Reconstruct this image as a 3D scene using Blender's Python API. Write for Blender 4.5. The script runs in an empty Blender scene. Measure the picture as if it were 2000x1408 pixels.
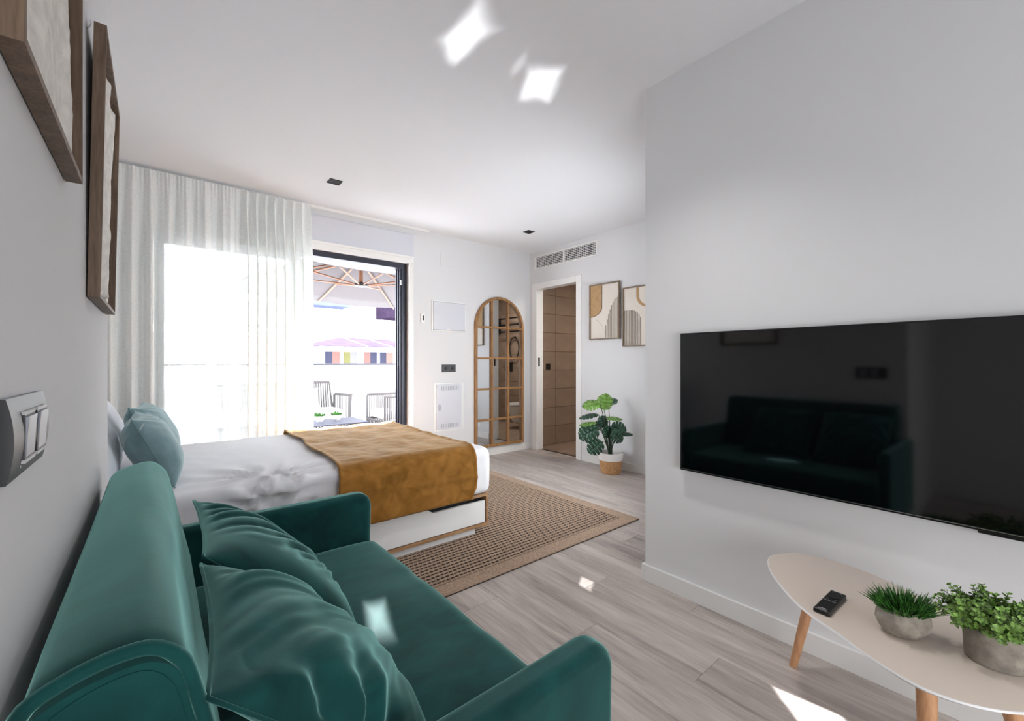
import bpy, bmesh, math, random
from mathutils import Vector, Matrix, noise
random.seed(11)
S = bpy.context.scene
COL = S.collection
PI = math.pi
R = math.radians

# ------------------------------------------------------------------ camera
EYE = 1.109
FPX = 840.0
cam = bpy.data.cameras.new('camera')
cam_o = bpy.data.objects.new('camera', cam)
COL.objects.link(cam_o)
cam.sensor_width = 36
cam.lens = 36 * FPX / 2000
cam.shift_y = 3.0 / 2000
cam.clip_start = 0.02
cam_o.location = (0, 0, EYE)
cam_o.rotation_euler = (R(90), 0, -math.atan(697 / 840.0))
S.camera = cam_o

# ------------------------------------------------------------------ world, sun, lamps, exposure
w = bpy.data.worlds.new('world')
S.world = w
w.use_nodes = True
wb = w.node_tree.nodes['Background']
wb.inputs[0].default_value = (0.86, 0.93, 1.0, 1)
wb.inputs[1].default_value = 5.5

def lamp(name, kind, loc, target, energy, color=(1, 1, 1), **kw):
    l = bpy.data.lights.new(name, kind)
    l.energy = energy
    l.color = color
    sc = kw.pop('scale', None)
    for k, v in kw.items():
        setattr(l, k, v)
    o = bpy.data.objects.new(name, l)
    COL.objects.link(o)
    o.location = loc
    o.rotation_euler = (Vector(target) - Vector(loc)).to_track_quat('-Z', 'Y').to_euler()
    if sc:
        o.scale = sc
    return o

lamp('sun', 'SUN', (2.4, 8, 8.5), (0.6, 3.2, 0.6), 58.0, (1, 0.985, 0.97), angle=R(0.8))
# unseen fill lamps added to brighten the room and the bathroom; none is a fixture
lamp('fill_light', 'AREA', (0.15, -1.7, 0.85), (1.85, 1.0, 0.5), 20, (0.96, 0.98, 1.0), shape='RECTANGLE', size=1.8, size_y=0.9)
lamp('fill_light', 'AREA', (2.75, 1.36, 1.05), (1.3, 4.0, 1.4), 20, (0.91, 0.965, 1.0), shape='RECTANGLE', size=1.3, size_y=1.3, spread=R(135))  # second added fill, hidden behind the corner of the television wall
lamp('fill_spot', 'SPOT', (1.25, 0.92, 2.48), (1.25, 0.92, 0), 28, (1, 0.99, 0.98), spot_size=R(108), spot_blend=1.0, shadow_soft_size=0.07)  # added fill from above the frame, lifts floor, table and sofa
lamp('bathroom_fill', 'AREA', (4.4, 2.7, 2.30), (4.4, 2.7, 0), 12, (1, 0.93, 0.85), shape='RECTANGLE', size=0.4, size_y=0.4)  # added fill that brightens the dark bathroom, no fixture modelled

def glint(loc, target, energy, size, shape, blur=0.35, ax=(1, 1), rot=0.0, seed=0.0, color=(0.98, 0.98, 1.0)):
    """a patch of sun thrown back by glass outside: a narrow spot whose beam has the pane's soft, uneven outline"""
    o = lamp('glint', 'SPOT', loc, target, energy, color, spot_size=R(size), spot_blend=0.2, shadow_soft_size=0.004)
    l = o.data
    l.use_nodes = True
    t = l.node_tree
    em = t.nodes['Emission']
    tc = t.nodes.new('ShaderNodeTexCoord')
    sp = t.nodes.new('ShaderNodeSeparateXYZ')
    t.links.new(tc.outputs['Normal'], sp.inputs[0])
    k = 1.0 / math.tan(R(size) / 2)
    def math_(op, a, b=None):
        n = t.nodes.new('ShaderNodeMath'); n.operation = op
        for i, v in enumerate((a, b)):
            if v is None: continue
            if isinstance(v, (int, float)): n.inputs[i].default_value = v
            else: t.links.new(v, n.inputs[i])
        return n.outputs[0]
    cr_, sr_ = math.cos(rot), math.sin(rot)
    x = math_('MULTIPLY', sp.outputs[0], k); y = math_('MULTIPLY', sp.outputs[1], k)
    cb = t.nodes.new('ShaderNodeCombineXYZ'); t.links.new(x, cb.inputs[0]); t.links.new(y, cb.inputs[1]); cb.inputs[2].default_value = seed
    nz = t.nodes.new('ShaderNodeTexNoise'); nz.inputs['Scale'].default_value = 1.3; nz.inputs['Detail'].default_value = 1.0
    t.links.new(cb.outputs[0], nz.inputs['Vector'])
    xr = math_('ADD', math_('MULTIPLY', x, cr_), math_('MULTIPLY', y, sr_))
    yr = math_('SUBTRACT', math_('MULTIPLY', y, cr_), math_('MULTIPLY', x, sr_))
    u = math_('ABSOLUTE', math_('DIVIDE', xr, ax[0])); v = math_('ABSOLUTE', math_('DIVIDE', yr, ax[1]))
    d = math_('ADD', u, v) if shape == 'diamond' else math_('MAXIMUM', u, v)
    d = math_('ADD', d, math_('MULTIPLY', math_('SUBTRACT', nz.outputs['Fac'], 0.5), 0.9 if shape == 'diamond' else 0.25))
    mr = t.nodes.new('ShaderNodeMapRange'); mr.interpolation_type = 'SMOOTHSTEP'
    mr.inputs[1].default_value = 1.0 - blur; mr.inputs[2].default_value = 1.0; mr.inputs[3].default_value = 1.0; mr.inputs[4].default_value = 0.0
    t.links.new(d, mr.inputs[0])
    t.links.new(mr.outputs[0], em.inputs['Strength'])
    return o
glint((1.72, 5.35, 0.75), (1.02, 1.53, 2.5), 1500, 4.6, 'diamond', 1.0, (0.85, 0.68), 0.35, 1.7)
glint((1.85, 5.35, 0.72), (1.49, 1.58, 2.5), 1400, 4.8, 'diamond', 1.0, (0.9, 0.55), -0.25, 5.2)
glint((1.80, 5.35, 0.72), (1.31, 1.53, 2.5), 260, 2.2, 'diamond', 0.9, (0.5, 0.8), 0.5, 3.1)
glint((2.10, 6.2, 2.05), (1.66, 1.42, 0.0), 2600, 1.6, 'box', 0.35, (0.62, 0.25), 0.3, 0.4)
glint((1.55, 6.0, 2.05), (1.575, 0.405, 0.0), 9000, 2.2, 'box', 0.2, (0.65, 0.32), 0.35, 2.0)
glint((1.65, 5.2, 2.0), (0.445, 1.075, 0.43), 2600, 2.5, 'box', 0.9, (0.38, 0.42), 0.0, 4.0)

S.view_settings.view_transform = 'Standard'
S.view_settings.look = 'None'
S.view_settings.gamma = 1
S.view_settings.use_curve_mapping = False
S.view_settings.exposure = 1.02
S.cycles.use_denoising = True
S.cycles.max_bounces = 12
S.cycles.diffuse_bounces = 7
S.cycles.transparent_max_bounces = 16
S.cycles.sample_clamp_indirect = 8
S.cycles.caustics_reflective = False
S.cycles.caustics_refractive = False

# ------------------------------------------------------------------ materials
def lin(c):
    return tuple((v / 255 / 12.92) if v / 255 <= 0.04045 else ((v / 255 + 0.055) / 1.055) ** 2.4 for v in c)

class NT:
    def __init__(s, name):
        s.m = bpy.data.materials.new(name)
        s.m.use_nodes = True
        s.t = s.m.node_tree
        s.p = s.t.nodes['Principled BSDF']
        s.out = s.t.nodes['Material Output']
    def n(s, kind, **kw):
        nd = s.t.nodes.new('ShaderNode' + kind)
        for k, v in kw.items():
            if isinstance(k, str) and hasattr(nd, k):
                setattr(nd, k, v)
        return nd
    def l(s, a, b):
        s.t.links.new(a, b)

def setp(p, name, v):
    if name in p.inputs:
        p.inputs[name].default_value = v

def mat(name, c, rough=0.5, metal=0.0, spec=None, bump=0.0, bscale=200.0, var=0.0, vscale=6.0, coat=0.0, sheen=0.0, sheen_tint=None, emit=None, emit_s=0.0):
    k = NT(name)
    base = (*lin(c), 1)
    setp(k.p, 'Base Color', base)
    setp(k.p, 'Roughness', rough)
    setp(k.p, 'Metallic', metal)
    if spec is not None: setp(k.p, 'Specular IOR Level', spec)
    if coat: setp(k.p, 'Coat Weight', coat); setp(k.p, 'Coat Roughness', 0.05)
    if sheen:
        setp(k.p, 'Sheen Weight', sheen); setp(k.p, 'Sheen Roughness', 0.4)
        if sheen_tint: setp(k.p, 'Sheen Tint', (*lin(sheen_tint), 1))
    if emit: setp(k.p, 'Emission Color', (*lin(emit), 1)); setp(k.p, 'Emission Strength', emit_s)
    if bump or var:
        tc = k.n('TexCoord')
        if var:
            nz = k.n('TexNoise'); nz.inputs['Scale'].default_value = vscale; nz.inputs['Detail'].default_value = 6
            k.l(tc.outputs['Object'], nz.inputs['Vector'])
            rp = k.n('ValToRGB')
            rp.color_ramp.elements[0].position = 0.3; rp.color_ramp.elements[1].position = 0.7
            lo = lin([v * (1 - var) for v in c]); hi = lin([min(255, v * (1 + var)) for v in c])
            rp.color_ramp.elements[0].color = (*lo, 1); rp.color_ramp.elements[1].color = (*hi, 1)
            k.l(nz.outputs['Fac'], rp.inputs['Fac']); k.l(rp.outputs['Color'], k.p.inputs['Base Color'])
        if bump:
            nb = k.n('TexNoise'); nb.inputs['Scale'].default_value = bscale; nb.inputs['Detail'].default_value = 3
            k.l(tc.outputs['Object'], nb.inputs['Vector'])
            bp = k.n('Bump'); bp.inputs['Strength'].default_value = bump; bp.inputs['Distance'].default_value = 0.002
            k.l(nb.outputs['Fac'], bp.inputs['Height']); k.l(bp.outputs['Normal'], k.p.inputs['Normal'])
    return k.m

def wood(name, cs, stretch=(14, 1.2, 14), rough=0.45, nscale=1.6, objvar=True, bump=0.15, fine=1.0):
    """grain runs along the object's axis whose stretch is smallest"""
    k = NT(name)
    tc = k.n('TexCoord'); mp = k.n('Mapping'); mp.inputs['Scale'].default_value = stretch
    oi = k.n('ObjectInfo')
    mu = k.n('Math', operation='MULTIPLY'); mu.inputs[1].default_value = 37.0
    k.l(oi.outputs['Random'], mu.inputs[0])
    ad = k.n('VectorMath', operation='ADD')
    cmb = k.n('CombineXYZ')
    for i in range(3): k.l(mu.outputs[0], cmb.inputs[i])
    k.l(tc.outputs['Object'], mp.inputs['Vector'])
    k.l(mp.outputs['Vector'], ad.inputs[0]); k.l(cmb.outputs[0], ad.inputs[1])
    nz = k.n('TexNoise'); nz.inputs['Scale'].default_value = nscale; nz.inputs['Detail'].default_value = 8; nz.inputs['Roughness'].default_value = 0.62; nz.inputs['Distortion'].default_value = 0.6
    k.l(ad.outputs[0], nz.inputs['Vector'])
    n2 = k.n('TexNoise'); n2.inputs['Scale'].default_value = nscale * 7; n2.inputs['Detail'].default_value = 4
    k.l(ad.outputs[0], n2.inputs['Vector'])
    mx = k.n('Math', operation='MULTIPLY_ADD'); mx.inputs[1].default_value = 0.35 * fine
    k.l(n2.outputs['Fac'], mx.inputs[0]); k.l(nz.outputs['Fac'], mx.inputs[2])
    v = mx.outputs[0]
    if objvar:
        m2 = k.n('Math', operation='MULTIPLY_ADD'); m2.inputs[1].default_value = 0.16
        k.l(oi.outputs['Random'], m2.inputs[0]); k.l(v, m2.inputs[2]); v = m2.outputs[0]
    rp = k.n('ValToRGB')
    els = rp.color_ramp.elements
    pos = [0.45 + 0.5 * i / (len(cs) - 1) for i in range(len(cs))]
    els[0].position = pos[0]; els[0].color = (*lin(cs[0]), 1)
    els[1].position = pos[-1]; els[1].color = (*lin(cs[-1]), 1)
    for p_, c_ in list(zip(pos, cs))[1:-1]:
        e = els.new(p_); e.color = (*lin(c_), 1)
    k.l(v, rp.inputs['Fac']); k.l(rp.outputs['Color'], k.p.inputs['Base Color'])
    setp(k.p, 'Roughness', rough)
    bp = k.n('Bump'); bp.inputs['Strength'].default_value = bump; bp.inputs['Distance'].default_value = 0.001
    k.l(n2.outputs['Fac'], bp.inputs['Height']); k.l(bp.outputs['Normal'], k.p.inputs['Normal'])
    return k.m

def velvet(name, dark, light, tint, sheen=1.0, scale=9.0):
    k = NT(name)
    tc = k.n('TexCoord'); mp = k.n('Mapping'); mp.inputs['Scale'].default_value = (1, 2.2, 1)
    k.l(tc.outputs['Object'], mp.inputs['Vector'])
    nz = k.n('TexNoise'); nz.inputs['Scale'].default_value = scale; nz.inputs['Detail'].default_value = 5; nz.inputs['Distortion'].default_value = 0.8
    k.l(mp.outputs[0], nz.inputs['Vector'])
    rp = k.n('ValToRGB')
    rp.color_ramp.elements[0].position = 0.34; rp.color_ramp.elements[0].color = (*lin(dark), 1)
    rp.color_ramp.elements[1].position = 0.72; rp.color_ramp.elements[1].color = (*lin(light), 1)
    k.l(nz.outputs['Fac'], rp.inputs['Fac']); k.l(rp.outputs['Color'], k.p.inputs['Base Color'])
    setp(k.p, 'Roughness', 0.7); setp(k.p, 'Specular IOR Level', 0.1)
    setp(k.p, 'Sheen Weight', sheen); setp(k.p, 'Sheen Roughness', 0.42); setp(k.p, 'Sheen Tint', (*lin(tint), 1))
    nb = k.n('TexNoise'); nb.inputs['Scale'].default_value = 420
    k.l(tc.outputs['Object'], nb.inputs['Vector'])
    bp = k.n('Bump'); bp.inputs['Strength'].default_value = 0.12; bp.inputs['Distance'].default_value = 0.001
    k.l(nb.outputs['Fac'], bp.inputs['Height']); k.l(bp.outputs['Normal'], k.p.inputs['Normal'])
    return k.m

def glass_mat(name, tint=(1, 1, 1)):
    k = NT(name)
    tr = k.n('BsdfTransparent'); tr.inputs[0].default_value = (*tint, 1)
    gl = k.n('BsdfGlossy'); gl.inputs['Roughness'].default_value = 0.0
    fr = k.n('Fresnel'); fr.inputs[0].default_value = 1.45
    mx = k.n('MixShader')
    k.l(fr.outputs[0], mx.inputs[0]); k.l(tr.outputs[0], mx.inputs[1]); k.l(gl.outputs[0], mx.inputs[2])
    k.l(mx.outputs[0], k.out.inputs['Surface'])
    return k.m

def sheer_mat(name, c):
    k = NT(name)
    tc = k.n('TexCoord'); mp = k.n('Mapping'); mp.inputs['Scale'].default_value = (1, 1, 3.2)
    k.l(tc.outputs['Object'], mp.inputs['Vector'])
    nz = k.n('TexNoise'); nz.inputs['Scale'].default_value = 60; nz.inputs['Detail'].default_value = 4
    k.l(mp.outputs[0], nz.inputs['Vector'])
    mr = k.n('MapRange'); mr.inputs[1].default_value = 0.3; mr.inputs[2].default_value = 0.7; mr.inputs[3].default_value = 0.08; mr.inputs[4].default_value = 0.2
    k.l(nz.outputs['Fac'], mr.inputs[0])
    df = k.n('BsdfDiffuse'); df.inputs[0].default_value = (*lin(c), 1)
    tl = k.n('BsdfTranslucent'); tl.inputs[0].default_value = (*lin(c), 1)
    m1 = k.n('MixShader'); m1.inputs[0].default_value = 0.22
    k.l(df.outputs[0], m1.inputs[1]); k.l(tl.outputs[0], m1.inputs[2])
    tr = k.n('BsdfTransparent'); tr.inputs[0].default_value = (0.97, 1.0, 0.98, 1)
    m2 = k.n('MixShader')
    k.l(mr.outputs[0], m2.inputs[0]); k.l(m1.outputs[0], m2.inputs[1]); k.l(tr.outputs[0], m2.inputs[2])
    k.l(m2.outputs[0], k.out.inputs['Surface'])
    return k.m

M = {}
M['wall'] = mat('wall_paint', (216, 216, 217), 0.85, bump=0.06, bscale=350)
M['wall_tv'] = mat('wall_paint_right', (214, 214, 215), 0.85, bump=0.06, bscale=350)
M['ceil'] = mat('ceiling_paint', (226, 227, 230), 0.9, bump=0.05, bscale=350)
M['white'] = mat('white_lacquer', (232, 231, 229), 0.35)
M['trim'] = mat('trim_white', (222, 221, 219), 0.4)
M['plank'] = wood('plank_wood', [(116, 106, 101), (156, 146, 140), (178, 168, 161), (197, 187, 180)], (9, 0.75, 9), 0.42, 1.5, bump=0.12)
M['subfloor'] = mat('subfloor', (60, 54, 50), 0.9)
M['velvet'] = velvet('green_velvet', (6, 46, 46), (15, 68, 66), (165, 224, 216), 1.0)
M['velvet_teal'] = velvet('teal_velvet', (106, 134, 138), (128, 154, 158), (225, 240, 240), 0.8)
M['pipe'] = mat('dark_green_piping', (8, 44, 40), 0.6)
M['black'] = mat('black_plastic', (16, 16, 17), 0.4)
M['anthracite'] = mat('anthracite_metal', (46, 48, 60), 0.4, metal=0.2)
M['screen'] = mat('tv_screen', (4, 4, 5), 0.06, spec=0.62)
M['bezel'] = mat('tv_bezel', (12, 12, 13), 0.3)
M['chrome'] = mat('chrome_strip', (200, 200, 205), 0.25, metal=1)
M['tabletop'] = mat('beige_matt_lacquer', (208, 194, 182), 0.42)
M['tableedge'] = mat('white_edge', (226, 225, 226), 0.4)
M['beech'] = wood('beech_wood', [(168, 118, 82), (196, 146, 106), (214, 168, 128)], (30, 30, 2.5), 0.5, 1.5, objvar=False)
M['oak'] = wood('oak_wood', [(128, 94, 64), (160, 122, 86), (182, 146, 108)], (3, 20, 20), 0.5, 1.5, objvar=False)
M['frame_oak'] = wood('grey_oak', [(70, 54, 41), (100, 80, 63), (124, 103, 84)], (26, 26, 2.0), 0.55, 1.6, objvar=False, fine=1.6)
M['bamboo'] = wood('honey_wood', [(116, 80, 44), (152, 110, 66), (180, 140, 94)], (20, 20, 3), 0.45, 1.5, objvar=False)
M['thinframe'] = mat('thin_taupe_frame', (120, 102, 86), 0.5, var=0.12, vscale=20)
M['mirror'] = mat('mirror_glass', (236, 240, 242), 0.0, metal=1)
M['sheet'] = mat('white_cotton', (232, 232, 236), 0.9, bump=0.05, bscale=400, sheen=0.15)
M['pillowcase'] = mat('white_pillowcase', (230, 233, 240), 0.9, sheen=0.15)
M['throw'] = velvet('mustard_fleece', (126, 84, 28), (160, 110, 48), (240, 220, 190), 0.6, 12)
M['rug_dark'] = mat('rug_dark_yarn', (46, 33, 28), 0.95, var=0.15, vscale=60)
M['rug_sisal'] = mat('rug_sisal', (152, 129, 110), 0.95, var=0.2, vscale=150, bump=0.6, bscale=500)
M['sheer'] = sheer_mat('sheer_linen', (248, 249, 247))
M['glass'] = glass_mat('clear_glass')
M['concrete'] = mat('grey_concrete', (142, 134, 124), 0.9, var=0.2, vscale=28, bump=0.5, bscale=120)
M['grassblade'] = mat('grass_green', (50, 96, 34), 0.5, var=0.45, vscale=90)
M['leaf_small'] = mat('bush_green', (94, 122, 58), 0.5, var=0.6, vscale=70)
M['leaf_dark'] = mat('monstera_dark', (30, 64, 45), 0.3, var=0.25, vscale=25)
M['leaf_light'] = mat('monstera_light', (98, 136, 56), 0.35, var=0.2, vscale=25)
M['stem'] = mat('plant_stem', (46, 62, 44), 0.6)
M['soil'] = mat('potting_moss', (52, 46, 38), 0.95, var=0.2, vscale=80)
M['basket'] = mat('woven_jute', (176, 134, 92), 0.9, var=0.12, vscale=60, bump=0.4, bscale=260)
M['basket_white'] = mat('white_cotton_band', (228, 224, 220), 0.9, bump=0.3, bscale=260)
M['tile'] = mat('beige_tile', (140, 120, 104), 0.35, var=0.07, vscale=5)
M['grout'] = mat('tile_grout', (120, 98, 82), 0.9)
M['greydoor'] = mat('grey_white_lacquer', (206, 207, 214), 0.4)
M['vent_dark'] = mat('vent_inside', (40, 40, 42), 0.9)
M['canvas'] = mat('cream_canvas', (222, 214, 204), 0.95, bump=0.3, bscale=300)
M['plaster'] = mat('cream_plaster_relief', (228, 224, 217), 0.95, var=0.06, vscale=40, bump=0.8, bscale=220)
M['tan'] = mat('tan_paint', (176, 144, 104), 0.9, var=0.06, vscale=30)
M['stripe'] = mat('grey_brown_line', (138, 126, 116), 0.9)
M['backing'] = wood('brown_backing', [(92, 70, 54), (120, 94, 74)], (20, 20, 2), 0.7, objvar=False)
M['switch'] = mat('graphite_plate', (110, 115, 130), 0.32, metal=0.3)
M['switch_side'] = mat('black_plate_side', (22, 23, 26), 0.4)
M['switch_rocker'] = mat('grey_rocker', (140, 143, 152), 0.35, metal=0.2)
M['pale'] = mat('pale_reveal', (220, 222, 226), 0.5)
M['ceramic'] = mat('white_ceramic', (228, 226, 222), 0.15, coat=0.3)
M['terrace'] = mat('terrace_tile', (196, 199, 204), 0.8)
M['render'] = mat('white_render', (224, 222, 222), 0.9)
M['zinc'] = mat('zinc_roof', (44, 39, 54), 0.9, spec=0.0, var=0.08, vscale=2)
M['rooftile'] = mat('dark_roof_tile', (52, 42, 58), 0.9, spec=0.0, var=0.1)
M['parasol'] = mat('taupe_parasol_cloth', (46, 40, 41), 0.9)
M['teak'] = mat('teak_wood', (92, 56, 32), 0.6, var=0.1, vscale=8)
M['rope'] = mat('grey_rope', (78, 75, 76), 0.9)
M['outcushion'] = mat('outdoor_cushion', (214, 212, 210), 0.9)
M['winglass'] = mat('far_window_glass', (44, 44, 56), 0.9, spec=0.0)
M['curtain_pink'] = mat('far_curtain', (88, 66, 62), 0.9, spec=0.0)
M['olive'] = mat('far_blind_olive', (78, 76, 50), 0.9, spec=0.0)
M['blue'] = mat('blue_eave', (92, 98, 122), 0.9, spec=0.0)
M['brick'] = mat('pale_brick', (100, 76, 70), 0.9, spec=0.0)
M['far_grey'] = mat('far_blind_grey', (86, 84, 88), 0.9, spec=0.0)
M['button'] = mat('grey_button', (96, 96, 98), 0.5)
M['print'] = mat('white_print', (200, 200, 202), 0.6)

# ------------------------------------------------------------------ helpers
BASE = {}
def tag(o, label=None, cat=None, group=None, kind=None):
    if label: o['label'] = label
    if cat: o['category'] = cat
    if group: o['group'] = group
    if kind: o['kind'] = kind
    return o

def thing(name, label, cat, loc=(0, 0, 0), group=None, kind=None):
    o = bpy.data.objects.new(name, None)
    COL.objects.link(o)
    o.location = loc
    o.empty_display_size = 0.05
    BASE[o.name] = Vector(loc)
    return tag(o, label, cat, group, kind)

def obj(name, bm, m, parent=None, bev=0.0, seg=2, smooth=None, label=None, kind=None, solid=0.0, loc=None):
    """one mesh object; vertices are given in world coordinates"""
    base = Vector(loc) if loc else Vector((0, 0, 0))
    if parent is not None: base = BASE[parent.name]
    if base.length: bmesh.ops.translate(bm, vec=-base, verts=bm.verts)
    bmesh.ops.recalc_face_normals(bm, faces=bm.faces)
    me = bpy.data.meshes.new(name)
    bm.to_mesh(me); bm.free()
    ms = m if isinstance(m, (list, tuple)) else [m]
    for x in ms: me.materials.append(x)
    o = bpy.data.objects.new(name, me)
    COL.objects.link(o)
    BASE[o.name] = base
    if parent is not None: o.parent = parent
    elif loc: o.location = loc
    if solid:
        md = o.modifiers.new('solid', 'SOLIDIFY'); md.thickness = solid; md.offset = 0
    if bev:
        md = o.modifiers.new('bevel', 'BEVEL'); md.width = bev; md.segments = seg; md.limit_method = 'ANGLE'; md.angle_limit = R(40); md.harden_normals = True
        for p in me.polygons: p.use_smooth = True
        me.set_sharp_from_angle(angle=R(60))
    elif smooth is not None:
        for p in me.polygons: p.use_smooth = True
        me.set_sharp_from_angle(angle=R(smooth))
    if label: o['label'] = label
    if kind: o['kind'] = kind
    return o

def NB(): return bmesh.new()

def box(bm, x0, x1, y0, y1, z0, z1, mi=0):
    vs = [bm.verts.new(p) for p in ((x0, y0, z0), (x1, y0, z0), (x1, y1, z0), (x0, y1, z0), (x0, y0, z1), (x1, y0, z1), (x1, y1, z1), (x0, y1, z1))]
    for f in ((0, 3, 2, 1), (4, 5, 6, 7), (0, 1, 5, 4), (1, 2, 6, 5), (2, 3, 7, 6), (3, 0, 4, 7)):
        bm.faces.new([vs[i] for i in f]).material_index = mi
    return bm

def B(x0, x1, y0, y1, z0, z1): return box(NB(), x0, x1, y0, y1, z0, z1)

def prism(bm, pts, axis, a0, a1):
    """polygon pts (2-D) extruded along axis 'x','y','z' from a0 to a1"""
    def P(p, a):
        return {'x': (a, p[0], p[1]), 'y': (p[0], a, p[1]), 'z': (p[0], p[1], a)}[axis]
    lo = [bm.verts.new(P(p, a0)) for p in pts]; hi = [bm.verts.new(P(p, a1)) for p in pts]
    n = len(pts)
    bm.faces.new(lo[::-1]); bm.faces.new(hi)
    for i in range(n): bm.faces.new((lo[i], lo[(i + 1) % n], hi[(i + 1) % n], hi[i]))
    return bm

def tube(bm, pts, r, n=8, closed=False, r2=None):
    pts = [Vector(p) for p in pts]
    rings = []
    N = len(pts)
    up = None
    for i, p in enumerate(pts):
        a = pts[(i - 1) % N] if (closed or i > 0) else p
        b = pts[(i + 1) % N] if (closed or i < N - 1) else p
        t = (b - a).normalized()
        if up is None:
            up = Vector((0, 0, 1)) if abs(t.z) < 0.9 else Vector((1, 0, 0))
        s = t.cross(up).normalized(); up = s.cross(t).normalized()
        rr = r if r2 is None else r + (r2 - r) * i / max(1, N - 1)
        rings.append([bm.verts.new(p + rr * (math.cos(2 * PI * k / n) * s + math.sin(2 * PI * k / n) * up)) for k in range(n)])
    for i in range(N if closed else N - 1):
        a, b = rings[i], rings[(i + 1) % N]
        for k in range(n): bm.faces.new((a[k], a[(k + 1) % n], b[(k + 1) % n], b[k]))
    if not closed:
        bm.faces.new(rings[0][::-1]); bm.faces.new(rings[-1])
    return bm

def lathe(bm, prof, cx, cy, n=32, sx=1.0, sy=1.0, rot=0.0, caps=True):
    """prof: list of (radius, z); ends closed"""
    rings = []
    for r, z in prof:
        ring = []
        for k in range(n):
            x = r * sx * math.cos(2 * PI * k / n); y = r * sy * math.sin(2 * PI * k / n)
            ring.append(bm.verts.new((cx + x * math.cos(rot) - y * math.sin(rot), cy + x * math.sin(rot) + y * math.cos(rot), z)))
        rings.append(ring)
    for a, b in zip(rings, rings[1:]):
        for k in range(n): bm.faces.new((a[k], a[(k + 1) % n], b[(k + 1) % n], b[k]))
    if caps: bm.faces.new(rings[0][::-1]); bm.faces.new(rings[-1])
    return bm

def rbox(lo, hi, r, cuts=(8, 8, 4), disp=None):
    """rounded, subdivided box; disp(p, n) -> offset along the normal"""
    bm = NB()
    lo = Vector(lo); hi = Vector(hi)
    vm = {}
    def V(p):
        key = tuple(round(c, 6) for c in p)
        if key not in vm: vm[key] = bm.verts.new(p)
        return vm[key]
    nx, ny, nz = cuts
    def lerp(a, b, i, n):
        # denser towards the ends so the rounding is smooth
        t = i / n
        return a + (b - a) * t
    X = [lerp(lo.x, hi.x, i, nx) for i in range(nx + 1)]
    Y = [lerp(lo.y, hi.y, i, ny) for i in range(ny + 1)]
    Z = [lerp(lo.z, hi.z, i, nz) for i in range(nz + 1)]
    def ins(A, r):
        L = A[0]; H = A[-1]
        ex = [L + r * (1 - math.cos(PI / 2 * q)) for q in (0.33, 0.66, 1.0)] + [H - r * (1 - math.cos(PI / 2 * q)) for q in (0.33, 0.66, 1.0)]
        mid = [a for a in A if L + r * 1.02 < a < H - r * 1.02]
        return sorted(set([L, H] + ex + mid))
    X, Y, Z = ins(X, r), ins(Y, r), ins(Z, r)
    def quad(a, b, c, d):
        try: bm.faces.new((V(a), V(b), V(c), V(d)))
        except ValueError: pass
    for i in range(len(X) - 1):
        for j in range(len(Y) - 1):
            for z in (Z[0], Z[-1]): quad((X[i], Y[j], z), (X[i + 1], Y[j], z), (X[i + 1], Y[j + 1], z), (X[i], Y[j + 1], z))
        for j in range(len(Z) - 1):
            for y in (Y[0], Y[-1]): quad((X[i], y, Z[j]), (X[i + 1], y, Z[j]), (X[i + 1], y, Z[j + 1]), (X[i], y, Z[j + 1]))
    for i in range(len(Y) - 1):
        for j in range(len(Z) - 1):
            for x in (X[0], X[-1]): quad((x, Y[i], Z[j]), (x, Y[i + 1], Z[j]), (x, Y[i + 1], Z[j + 1]), (x, Y[i], Z[j + 1]))
    for v in bm.verts:
        p = v.co.copy()
        q = Vector([min(max(p[k], lo[k] + r), hi[k] - r) for k in range(3)])
        d = p - q
        nrm = d.normalized() if d.length > 1e-9 else Vector((0, 0, 1))
        np_ = q + nrm * r
        if disp: np_ = np_ + nrm * disp(np_, nrm)
        v.co = np_
    return bm

def nz3(x, y, z, s=1.0, o=0.0):
    return noise.noise(Vector((x * s + o, y * s - o, z * s + 2 * o)))

def grid_surface(bm, fn, nu, nv, mi=0):
    vs = [[bm.verts.new(fn(i / nu, j / nv)) for j in range(nv + 1)] for i in range(nu + 1)]
    for i in range(nu):
        for j in range(nv):
            bm.faces.new((vs[i][j], vs[i + 1][j], vs[i + 1][j + 1], vs[i][j + 1])).material_index = mi
    return vs

def copy_tree(o, parent=None):
    c = o.copy()
    COL.objects.link(c)
    BASE[c.name] = BASE.get(o.name, Vector((0, 0, 0)))
    c.parent = parent
    for ch in list(o.children): copy_tree(ch, c)
    return c

def struct(name, bm, m, parent=None, **kw):
    o = obj(name, bm, m, parent, **kw)
    if parent is None: o['kind'] = 'structure'
    return o

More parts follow.
